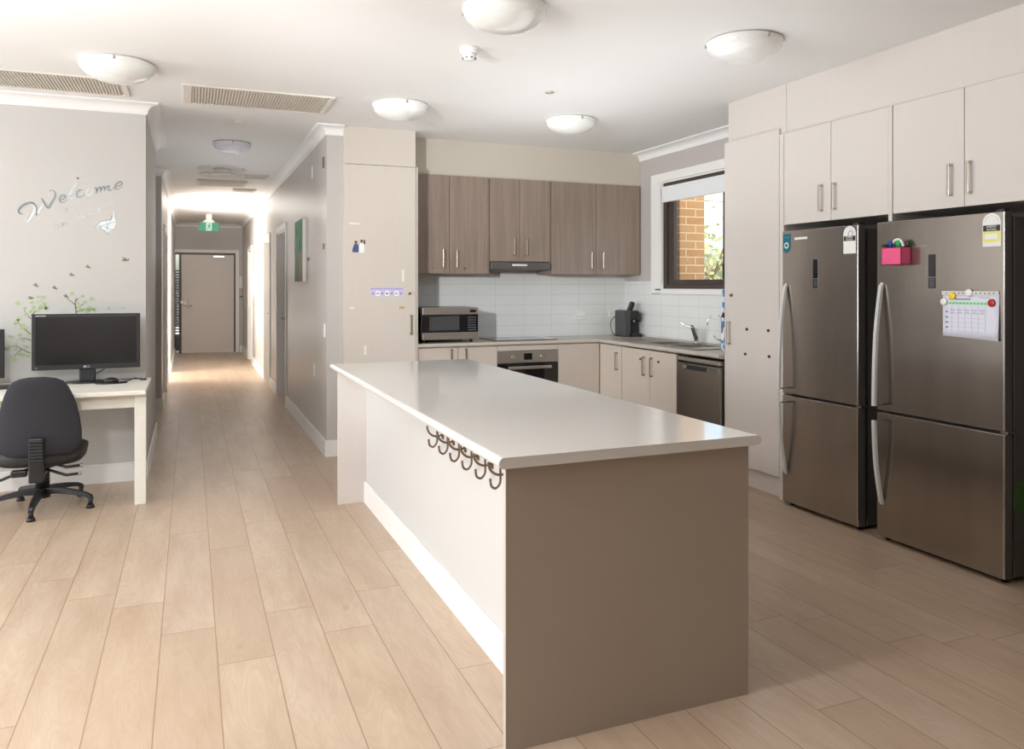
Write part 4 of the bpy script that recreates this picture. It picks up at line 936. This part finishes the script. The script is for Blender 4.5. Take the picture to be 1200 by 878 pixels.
one('gable_panel', MB().box(3.602, 4.17, 2.330, 2.350, 0, 2.414, 'lam_pale'), 'cream end panel at the right edge beside the near fridge', 'panel')
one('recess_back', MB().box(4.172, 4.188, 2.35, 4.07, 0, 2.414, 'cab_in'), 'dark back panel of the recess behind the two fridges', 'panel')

# ================================================================== FRIDGES
def fridge(y0, y1, lab, hz):
    xf = 3.545; zt = 1.765; zs = .716
    r = thing('refrigerator', lab, 'fridge', (3.9, (y0+y1)/2, 0))
    f = MB(); f.box(3.612, 4.165, y0+.004, y1-.004, .022, 1.745, 'side_dark', .004); f.box(3.612, 3.620, y0+.002, y0+.006, .03, 1.742, 'alu_bright'); obj('body', f, r)
    f = MB(); f.box(3.603, 3.612, y0+.02, y1-.02, .05, 1.735, 'black'); obj('door_seal', f, r)
    def door(z0, z1, nm, up):
        f = MB(); f.box(xf+.012, 3.602, y0+.001, y1-.001, z0, z1, 'side_dark', .003); f.box(xf, xf+.014, y0, y1, z0+.001, z1-.001, 'fridge', .004)
        f.box(xf-.0006, xf+.006, y0-.0012, y0+.007, z0+.002, z1-.002, 'alu_bright', .002); d = obj(nm, f, r)
        yh = y1-.040; h = MB()
        if up: zz = [1.418, 1.38, 1.28, 1.15, 1.00, .88, .752]; off = [.010, .018, .034, .049, .058, .062, .064]
        else: zz = [.215, .25, .33, .43, .53, .61, .672]; off = [.010, .018, .034, .049, .058, .062, .064]
        pts = smoothpts([(xf-o, yh, z) for z, o in zip(zz, off)], 4)
        R = [[(p[0]-.009, p[1]-.010, p[2]), (p[0]-.009, p[1]+.010, p[2]), (p[0]+.006, p[1]+.013, p[2]), (p[0]+.006, p[1]-.013, p[2])] for p in pts]
        h.loft(R, 'handle_grey', smooth=False)
        ze = zz[-1]; s = 1 if up else -1
        h.box(xf-.062, xf+.001, yh-.008, yh+.008, ze, ze+s*.009, 'side_dark', .003); h.box(xf-.012, xf+.001, yh-.010, yh+.010, zz[0]-s*.012, zz[0]+s*.012, 'handle_grey', .003)
        obj('handle', h, d); return d
    du = door(zs+.006, zt, 'fridge_door', True); dl = door(.024, zs-.006, 'freezer_door', False)
    yc = y1-.29 if y0 > 3 else y1-.352
    f = MB(); f.box(xf-.0015, xf+.001, yc-.022, yc+.022, 1.400, 1.575, 'black_gloss', .002)
    for k in range(5): f.box(xf-.0022, xf-.0014, yc-.015, yc+.013, 1.408+k*.009, 1.411+k*.009, 'ink')
    f.box(xf-.0022, xf-.0014, yc-.021, yc+.021, 1.455, 1.457, 'ink_light'); obj('display', f, du)
    f = MB(); f.box(3.56, 3.60, y0+.01, y0+.05, zt, zt+.012, 'black', .003); obj('hinge', f, r); f = MB(); f.box(3.56, 3.612, y0-.006, y0+.03, zs-.005, zs+.005, 'nickel', .002); obj('hinge', f, r)
    for yy in (y0+.035, y1-.035):
        f = MB(); f.cyl((3.60, yy, 0), .016, 0, .024, 'black', seg=14); obj('foot', f, r)
    f = MB(); f.box(3.62, 4.1, y0+.03, y1-.03, .006, .022, 'black'); obj('base_grille', f, r)
    return r, du
FA, FAd = fridge(3.402, 4.020, 'tall narrow stainless fridge next to the tall cupboard, with a teal sticker', 0)
FB, FBd = fridge(2.528, 3.268, 'wide stainless fridge nearest the camera, with a pink box and paper on it', 0)
f = MB(); f.box(3.5438, 3.5455, 3.80, 3.91, 1.704, 1.719, 'label_white', .0003); obj('badge', f, FAd)
f = MB(); 
for k in range(7): f.box(3.5440, 3.5455, 2.955+k*.0118, 2.9615+k*.0118, 1.618, 1.6235, 'nickel')
obj('badge', f, FBd)
xs = 3.5446
def energy(yc, zb, w, h, lab, lower):
    r = thing('energy_label', lab, 'label', (xs, yc, zb)); a = w/2; zt = zb+h
    pts = [(yc-a, zb), (yc+a, zb), (yc+a, zt-a)]+[(yc+a*math.cos(PI*k/16), zt-a+a*math.sin(PI*k/16)) for k in range(1, 16)]+[(yc-a, zt-a)]
    f = MB(); f.prism(pts, 'x', xs-.0012, xs, 'label_white'); obj('backing', f, r)
    f = MB(); f.box(xs-.0018, xs-.0012, yc-a+.003, yc+a-.003, zb+h*.46, zb+h*.64, 'black'); obj('black_band', f, r)
    f = MB(); f.box(xs-.0018, xs-.0012, yc-a+.003, yc+a-.003, zb+h*.13, zb+h*.455, lower); f.box(xs-.0024, xs-.0017, yc-a*.65, yc+a*.7, zb+h*.22, zb+h*.38, 'label_white'); obj('lower_panel', f, r)
    textmesh('ENERGY\nRATING', h*.085, face_negX(xs-.0019, yc, zb+h*.55), 'label_white', 'lettering', r)
    f = MB()
    for k in range(9):
        t = PI*(k+1)/10; f.box(xs-.0018, xs-.0012, yc+a*.72*math.cos(t)-.002, yc+a*.72*math.cos(t)+.002, zt-a+a*.72*math.sin(t)-.002, zt-a+a*.72*math.sin(t)+.002, 'ink_light')
    obj('star_arc', f, r)
    return r
r = energy(2.590, 1.600, .092, .160, 'white and yellow energy rating label at the top of the near fridge', 'label_yellow')
r = energy(3.462, 1.600, .092, .160, 'white energy rating label with a black band at the top of the far fridge', 'label_white')
f = MB(); f.lathe([(.020, 0), (.020, -.0022), (.013, -.0022), (.013, 0)], (xs, 3.455, 1.715), 'ink_light', 20, 'x'); obj('round_seal', f, r)
r = thing('teal_sticker', 'teal shield sticker at the top left corner of the far fridge', 'sticker', (xs, 3.985, 1.64))
f = MB(); f.prism([(4.015, 1.66), (4.012, 1.635), (3.985, 1.622), (3.955, 1.635), (3.945, 1.66), (3.945, 1.745), (4.015, 1.745)], 'x', xs-.0012, xs, 'teal'); obj('backing', f, r)
f = MB(); f.lathe([(.020, -.0012), (.020, -.002), (.012, -.002), (.012, -.0012)], (xs, 3.982, 1.672), 'label_white', 20, 'x'); f.box(xs-.002, xs-.0012, 3.955, 4.0, 1.722, 1.726, 'cyan'); obj('emblem', f, r)
# pink magnetic box and what stands in it
r = thing('magnetic_box', 'pink glitter magnetic box holding pens on the near fridge', 'box', (3.51, 3.13, 1.52))
X0, X1, Y0, Y1, Z0, Z1 = 3.474, 3.5445, 3.045, 3.172, 1.525, 1.618; t = .003
f = MB(); f.box(X0, X1, Y0, Y1, Z0, Z0+t, 'pink'); f.box(X0, X0+t, Y0, Y1, Z0, Z1, 'pink'); f.box(X1-t, X1, Y0, Y1, Z0, Z1, 'pink'); f.box(X0, X1, Y0, Y0+t, Z0, Z1, 'pink'); f.box(X0, X1, Y1-t, Y1, Z0, Z1, 'pink'); obj('box_shell', f, r)
f = MB(); f.box(X0-.0015, X0, Y0, Y1, Z1-.004, Z1, 'red'); obj('box_rim', f, r)
def pen(p0, p1, rad, m, lab, nm='marker_pen', cap=None):
    r = thing(nm, lab, 'pen', p0); f = MB(); p0 = Vector(p0); p1 = Vector(p1); f.tube([p0, p0+(p1-p0)*.7], rad, m, 12); obj('barrel', f, r)
    f = MB(); f.tube([p0+(p1-p0)*.7, p1], [rad*1.12, rad*.95], cap or m, 12); obj('cap', f, r)
pen((3.520, 3.14, 1.532), (3.505, 3.145, 1.650), .011, 'cyan', 'blue marker standing at the left in the pink box', cap='blue')
pen((3.50, 3.118, 1.532), (3.49, 3.125, 1.655), .010, 'blue', 'dark blue marker beside the light blue one in the pink box')
pen((3.50, 3.070, 1.535), (3.50, 3.082, 1.655), .014, 'green', 'thick green marker at the right in the pink box')
pen((3.50, 3.08, 1.622), (3.50, 3.188, 1.632), .0075, 'black', 'black pen lying across the top of the pink box')
b = MB(); b.tube([(3.498, 3.088+.036*math.cos(a), 1.622+.038*math.sin(a)) for a in [PI*k/14 for k in range(15)]], .007, 'white_plastic', 10); one('white_clip', b, 'white curved clip arching over the green marker in the pink box', 'clip')
# paper and magnets
xp = 3.5444
r = thing('paper_calendar', 'printed calendar sheet held by round magnets on the near fridge', 'paper', (xp, 2.70, 1.155))
f = MB(); G = []
for i in range(9):
    for j in range(7):
        y = 2.852-i*.302/8; z = 1.160+j*.212/6
        y += .004*(1-j/6)*0; x = xp-.001-(.010*(max(0, i-6)/2)**2*(1-j/6))
        G.append((x, y, z-.012*(i/8)*(1 if j == 0 else 0)))
f.add(G, [(i*7+j, (i+1)*7+j, (i+1)*7+j+1, i*7+j+1) for i in range(8) for j in range(6)], 'paper', True); sh = obj('sheet', f, r)
sh.modifiers.new('thick', 'SOLIDIFY').thickness = .0006
f = MB(); xi = xp-.0022
f.box(xi, xi+.0008, 2.60, 2.83, 1.318, 1.334, 'mint')
for k in range(11): f.box(xi-.0004, xi+.0004, 2.615+k*.019, 2.625+k*.019, 1.323, 1.328, 'green')
f.box(xi, xi+.0008, 2.70, 2.815, 1.343, 1.349, 'ink'); f.box(xi, xi+.0008, 2.60, 2.655, 1.352, 1.357, 'ink_light')
for k in range(6): f.box(xi, xi+.0008, 2.62, 2.835, 1.185+k*.022, 1.1862+k*.022, 'ink_light')
for k in range(6): f.box(xi, xi+.0008, 2.62+k*.036, 2.6212+k*.036, 1.185, 1.31, 'ink_light')
for k in range(4): f.box(xi, xi+.0008, 2.822, 2.836, 1.20+k*.026, 1.207+k*.026, 'ink')
for a_ in range(5):
    for c_ in range(2): f.box(xi, xi+.0008, 2.626+a_*.040, 2.650+a_*.040, 1.288-c_*.012, 1.293-c_*.012, 'ink_light')
obj('print', f, r)
b = MB(); b.box(xp-.0042, xp-.0022, 2.552, 2.856, 1.366, 1.386, 'ruler', .0005)
for k in range(12): b.box(xp-.0048, xp-.0041, 2.572+k*.023, 2.580+k*.023, 1.372, 1.379, 'ink')
one('magnetic_strip', b, 'long pale magnetic strip along the top edge of the calendar sheet', 'magnet strip')
for y, z, m, lab in ((2.795, 1.362, 'yellow', 'round yellow magnet at the top left of the calendar sheet'), (2.704, 1.378, 'white_plastic', 'round white magnet on the magnetic strip at the top centre of the sheet'), (2.842, 1.332, 'white_plastic', 'round white magnet at the left edge of the sheet, below the yellow one'), (2.586, 1.330, 'red', 'round red magnet at the right edge of the calendar sheet')):
    b = MB(); b.lathe([(0, -.0125), (.014, -.0120), (.0185, -.0095), (.0195, -.0045), (0, -.0045)], (xp, y, z), m, 28, 'x'); one('fridge_magnet', b, lab, 'magnet', 'round magnets on the calendar sheet')
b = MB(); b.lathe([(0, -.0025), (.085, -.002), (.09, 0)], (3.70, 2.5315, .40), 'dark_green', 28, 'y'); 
one('green_reflection', b, 'large round green patch painted as a reflection low on the side of the near fridge, at the right edge', 'magnet')  # flat green disc paints a reflection in the fridge side

# ================================================================== CEILING FIXTURES
def dome(x, y, lab, rr=.200, m='opal', grp='round opal ceiling lights'):
    r = thing('ceiling_light', lab, 'ceiling light', (x, y, CEIL), 0, grp)
    f = MB(); f.lathe([(0, CEIL), (rr-.012, CEIL), (rr+.002, CEIL-.008), (rr+.004, CEIL-.018), (rr-.008, CEIL-.024), (0, CEIL-.024)], (x, y, 0), 'white_plastic', 40); obj('base_ring', f, r)
    k = 12; pr = [(rr*math.cos(PI/2*i/k)**1.0, CEIL-.020-.098*math.sin(PI/2*i/k)*rr/.2) for i in range(k+1)]
    pr[-1] = (0, pr[-1][1]); f = MB(); f.lathe(pr, (x, y, 0), m, 40); obj('glass_shade', f, r)
    for a in (.5, 2.6, 4.7):
        f = MB(); f.box(x+(rr+.001)*math.cos(a)-.006, x+(rr+.001)*math.cos(a)+.006, y+(rr+.001)*math.sin(a)-.006, y+(rr+.001)*math.sin(a)+.006, CEIL-.032, CEIL-.010, 'nickel', .002); obj('clip', f, r)
dome(-.400, 5.20, 'round opal ceiling light in front of the wide grille, above the desk', .205)
dome(1.385, 3.46, 'round opal ceiling light cut by the top edge of the photo')
dome(2.780, 3.45, 'round opal ceiling light nearest the overhead cabinets')
dome(1.420, 5.60, 'round opal ceiling light in front of the pantry cupboard')
dome(2.810, 5.60, 'round opal ceiling light in front of the brown wall cabinets')
dome(.360, 7.70, 'round cool white ceiling light inside the corridor', .165, 'opal_violet')
r = thing('smoke_detector', 'white smoke detector on the ceiling above the island', 'smoke detector', (1.44, 4.13, CEIL))
f = MB(); f.lathe([(0, CEIL), (.052, CEIL), (.054, CEIL-.010), (.050, CEIL-.030), (.044, CEIL-.034), (0, CEIL-.034)], (1.44, 4.13, 0), 'white_plastic', 32); obj('base', f, r)
f = MB(); f.lathe([(0, CEIL-.030), (.040, CEIL-.034), (.036, CEIL-.060), (.024, CEIL-.070), (0, CEIL-.070)], (1.44, 4.13, 0), 'white_plastic', 32); obj('sensor_head', f, r)
f = MB()
for k in range(8): a = k*PI/4; f.box(1.44+.036*math.cos(a)-.005, 1.44+.036*math.cos(a)+.005, 4.13+.036*math.sin(a)-.005, 4.13+.036*math.sin(a)+.005, CEIL-.063, CEIL-.058, 'side_dark')
obj('vent_slots', f, r)
b = MB(); b.lathe([(0, CEIL-.008), (.028, CEIL-.007), (.032, CEIL), (0, CEIL)], (2.277, 4.862, 0), 'brass', 24); one('sprinkler_cover', b, 'small brass disc on the ceiling above the kitchen', 'sprinkler cover')
b = MB(); b.lathe([(0, CEIL-.008), (.036, CEIL-.007), (.040, CEIL), (0, CEIL)], (.365, 6.68, 0), 'white_plastic', 24); one('sprinkler_cover', b, 'small white disc on the ceiling at the mouth of the corridor', 'sprinkler cover')
def grille(x0, x1, y0, y1, lab, pitch=.0195, along='y', fl=(.055, .035), name='ceiling_vent'):
    r = thing(name, lab, 'vent', ((x0+x1)/2, (y0+y1)/2, CEIL)); zt = CEIL; zb = CEIL-.012
    f = MB(); a, c = fl; e = .014
    f.box(x0, x0+a, y0, y1, zb, zt, 'grille', .002); f.box(x1-c, x1, y0, y1, zb, zt, 'grille', .002); f.box(x0+a, x1-c, y0, y0+e, zb, zt, 'grille', .002); f.box(x0+a, x1-c, y1-e, y1, zb, zt, 'grille', .002); obj('frame', f, r)
    f = MB(); f.box(x0+a, x1-c, y0+e, y1-e, CEIL-.0025, CEIL-.0005, 'grille_back'); obj('backing', f, r)
    f = MB()
    n = int((x1-c-x0-a)/pitch)
    for k in range(n):
        xx = x0+a+(k+.5)*pitch; f.box(xx-.0055, xx+.0015, y0+e, y1-e, CEIL-.0105, CEIL-.0030, 'grille')
    obj('slats', f, r)
grille(-.045, .945, 5.56, 6.105, 'long slatted ceiling grille in front of the corridor')
grille(-1.70, -.385, 5.595, 6.06, 'long slatted ceiling grille above the left wall, behind a round light')
def plate(x0, x1, y0, y1, lab, m='grille'):
    r = thing('ceiling_vent', lab, 'vent', ((x0+x1)/2, (y0+y1)/2, CEIL)); f = MB(); f.box(x0, x1, y0, y1, CEIL-.020, CEIL, m, .003); obj('frame', f, r)
    f = MB(); f.box(x0+.03, x1-.03, y0+.03, y1-.03, CEIL-.024, CEIL-.020, 'grille_back'); obj('louvre_face', f, r)
plate(.08, .67, 10.45, 10.95, 'square flush vent panel behind the round diffuser in the corridor')
plate(.52, .87, 9.78, 10.05, 'small rectangular vent right of the round corridor diffuser')
plate(.54, .84, 11.25, 11.50, 'farthest small rectangular vent on the corridor ceiling')
r = thing('ceiling_diffuser', 'round ring air diffuser on the corridor ceiling', 'diffuser', (.335, 9.45, CEIL))
for R1, R2, z1, z2 in ((.245, .212, .070, .060), (.155, .125, .068, .056)):
    f = MB(); f.lathe([(R1, CEIL-z1), (R2, CEIL-z2), (R2, CEIL-z2-.004), (R1, CEIL-z1-.005), (R1, CEIL-z1)], (.335, 9.45, 0), 'grille', 40); obj('ring', f, r)
f = MB(); f.lathe([(0, CEIL), (.10, CEIL), (.085, CEIL-.03), (.03, CEIL-.075), (0, CEIL-.08)], (.335, 9.45, 0), 'grille', 32)
for a in (0, PI/2, PI, 3*PI/2): f.tube([(.335+.05*math.cos(a), 9.45+.05*math.sin(a), CEIL-.03), (.335+.23*math.cos(a), 9.45+.23*math.sin(a), CEIL-.066)], .004, 'grille', 6)
obj('cone', f, r)
# exit sign
r = thing('exit_sign', 'green running-man exit sign hanging from the corridor ceiling', 'sign', (.33, 15.5, CEIL))
f = MB(); f.box(.27, .37, 15.47, 15.53, CEIL-.10, CEIL, 'grille', .006); f.prism([(.20, 2.585), (.26, CEIL-.10), (.38, CEIL-.10), (.44, 2.585)], 'y', 15.485, 15.515, 'wall_grey'); obj('mount', f, r)
f = MB(); f.box(.145, .495, 15.48, 15.52, 2.43, 2.59, 'sign_green', .004); obj('panel', f, r)
f = MB(); yq = 15.4795; f.box(.27, .37, yq-.0015, yq, 2.435, 2.585, 'sign_white')
obj('pictogram_field', f, r); f = MB(); yq -= .0016
f.cyl((.335, yq, 2.560), .011, -.001, 0, 'sign_green', 'y', 14); f.ribbon([(.330, 2.545), (.318, 2.505)], .022, yq, .001, 'sign_green'); f.ribbon([(.318, 2.507), (.342, 2.485), (.336, 2.452)], .012, yq, .001, 'sign_green'); f.ribbon([(.316, 2.505), (.305, 2.475), (.283, 2.468)], .012, yq, .001, 'sign_green'); f.ribbon([(.328, 2.54), (.350, 2.522), (.360, 2.53)], .008, yq, .001, 'sign_green'); f.ribbon([(.325, 2.54), (.300, 2.535), (.290, 2.515)], .008, yq, .001, 'sign_green')
obj('running_figure', f, r)

# ================================================================== CORRIDOR WALL THINGS
r = thing('wall_art', 'abstract green and teal canvas hung on the right corridor wall', 'painting', (1.03, 8.1, 1.46))
f = MB(); f.box(1.008, 1.043, 7.80, 8.40, 1.455, 2.075, 'white_plastic'); obj('canvas', f, r)
f = MB(); f.box(1.0065, 1.0085, 7.803, 8.397, 1.458, 2.072, 'art'); obj('painted_face', f, r)
one('door_contact', MB().box(1.030, 1.045, 6.69, 6.72, 2.405, 2.50, 'bronze', .002), 'small dark sensor high on the near edge of the corridor wall', 'sensor')
one('wall_strip', MB().box(1.036, 1.045, 7.36, 7.40, 2.405, 2.52, 'white_plastic', .002), 'short white strip high on the right corridor wall', 'strip')
one('wall_hook', MB().box(1.032, 1.045, 6.69, 6.71, 1.72, 1.77, 'bronze', .003), 'small dark hook at the near edge of the corridor wall', 'hook')
one('wall_hook', MB().box(1.030, 1.045, 7.60, 7.64, 1.655, 1.685, 'bronze', .003), 'small dark hook just right of the green canvas', 'hook')
one('notice_frame', MB().box(1.033, 1.045, 14.35, 14.62, 1.25, 1.68, 'grille_back', .003).box(1.030, 1.034, 14.37, 14.60, 1.27, 1.66, 'paper'), 'small framed notice far down the right corridor wall', 'frame')
r = thing('wall_dispenser', 'white dispenser on the end wall right of the exit door', 'dispenser', (1.01, 17.74, 1.15))
f = MB(); f.box(.975, 1.04, 17.70, 17.80, 1.36, 1.62, 'white_plastic', .01); obj('cover', f, r)
f = MB(); f.box(.985, 1.04, 17.72, 17.80, 1.20, 1.34, 'grille_back', .008); f.box(.98, 1.04, 17.69, 17.80, 1.18, 1.20, 'side_dark', .003); obj('drip_tray', f, r)

# ================================================================== LIGHT
W = bpy.data.worlds.new('daylight'); bpy.context.scene.world = W; W.use_nodes = True; t = W.node_tree; t.nodes.clear()
o = t.nodes.new('ShaderNodeOutputWorld'); bg = t.nodes.new('ShaderNodeBackground'); sk = t.nodes.new('ShaderNodeTexSky')
sk.sky_type = 'NISHITA'; sk.sun_disc = False; sk.sun_elevation = math.radians(42); sk.sun_rotation = math.radians(200); sk.air_density = 1.0; sk.dust_density = 4
bg.inputs[1].default_value = 0.45; t.links.new(sk.outputs[0], bg.inputs[0]); t.links.new(bg.outputs[0], o.inputs[0])
def area(name, loc, rot, sx, sy, e, col=(1, 1, 1)):
    d = bpy.data.lights.new(name, 'AREA'); d.spread = R(155) if name == 'kitchen_fill' else PI; d.shape = 'RECTANGLE'; d.size = sx; d.size_y = sy; d.energy = e; d.color = col
    ob = bpy.data.objects.new(name, d); ob.location = loc; ob.rotation_euler = rot; C.objects.link(ob); return ob
def point(name, loc, rad, e, col=(1, 1, 1)):
    d = bpy.data.lights.new(name, 'POINT'); d.shadow_soft_size = rad; d.energy = e; d.color = col
    ob = bpy.data.objects.new(name, d); ob.location = loc; C.objects.link(ob); return ob
R = math.radians
point('flash', (-1.0, 2.1, 1.93), .11, 82, (.93, .965, 1))
area('ceiling_fill', (-1.7, 2.4, 1.5), (R(180), 0, 0), 1.6, 1.6, 66, (.92, .96, 1))  # upward area lamp added to brighten the ceiling
area('kitchen_fill', (2.45, 4.5, 1.5), (R(180), 0, 0), .9, 3.0, 10, (.93, .965, 1))  # added fill lamp floating over the aisle, unseen from below
area('corridor_fill', (.37, 8.6, 1.52), (R(180), 0, 0), .8, 2.5, 6, (.95, .97, 1))  # added upward fill for the corridor, hidden from eye height
area('left_fill', (-5.3, 4.2, 1.5), (0, R(-90), 0), 2.0, 3.8, 175, (.89, .945, 1))  # unseen area lamp added as ambient fill from the left
area('passage_window', (-2.7, 13.3, 1.5), (0, R(-90), 0), 2.0, 1.2, 130, (1, .98, .95))
area('passage_bounce', (-.9, 13.3, .4), (R(180), R(0), 0), .8, 1.0, 110, (1, .98, .95))
area('exit_fill', (.35, 13.6, 2.66), (R(48), 0, 0), 1.0, .15, 20, (1, .97, .93))  # added lamp turned away from view, lifts the exit door
sd = bpy.data.lights.new('kitchen_key_spot', 'SPOT'); sd.energy = 400; sd.spot_size = R(50); sd.spot_blend = 1.0; sd.shadow_soft_size = .09; sd.color = (.94, .97, 1)  # extra spot added beside the flash for kitchen brightness and shadows
so = bpy.data.objects.new('kitchen_key_spot', sd); C.objects.link(so); so.location = (-1.0, 2.1, 1.95); so.rotation_euler = (Vector((3.0, 7.0, 1.75))-so.location).to_track_quat('-Z', 'Y').to_euler()
cam = bpy.data.cameras.new('camera'); co = bpy.data.objects.new('camera', cam); C.objects.link(co)
cam.sensor_width = 36; cam.lens = 917.5/1200*36; cam.shift_y = -(439-335.55)/1200; cam.clip_start = .05
co.location = (0, 0, 1.41); co.rotation_euler = (PI/2, 0, -.390)
bpy.context.scene.camera = co
sc = bpy.context.scene
sc.view_settings.view_transform = 'Standard'; sc.view_settings.look = 'None'; sc.view_settings.exposure = 0.4; sc.view_settings.gamma = 1.0
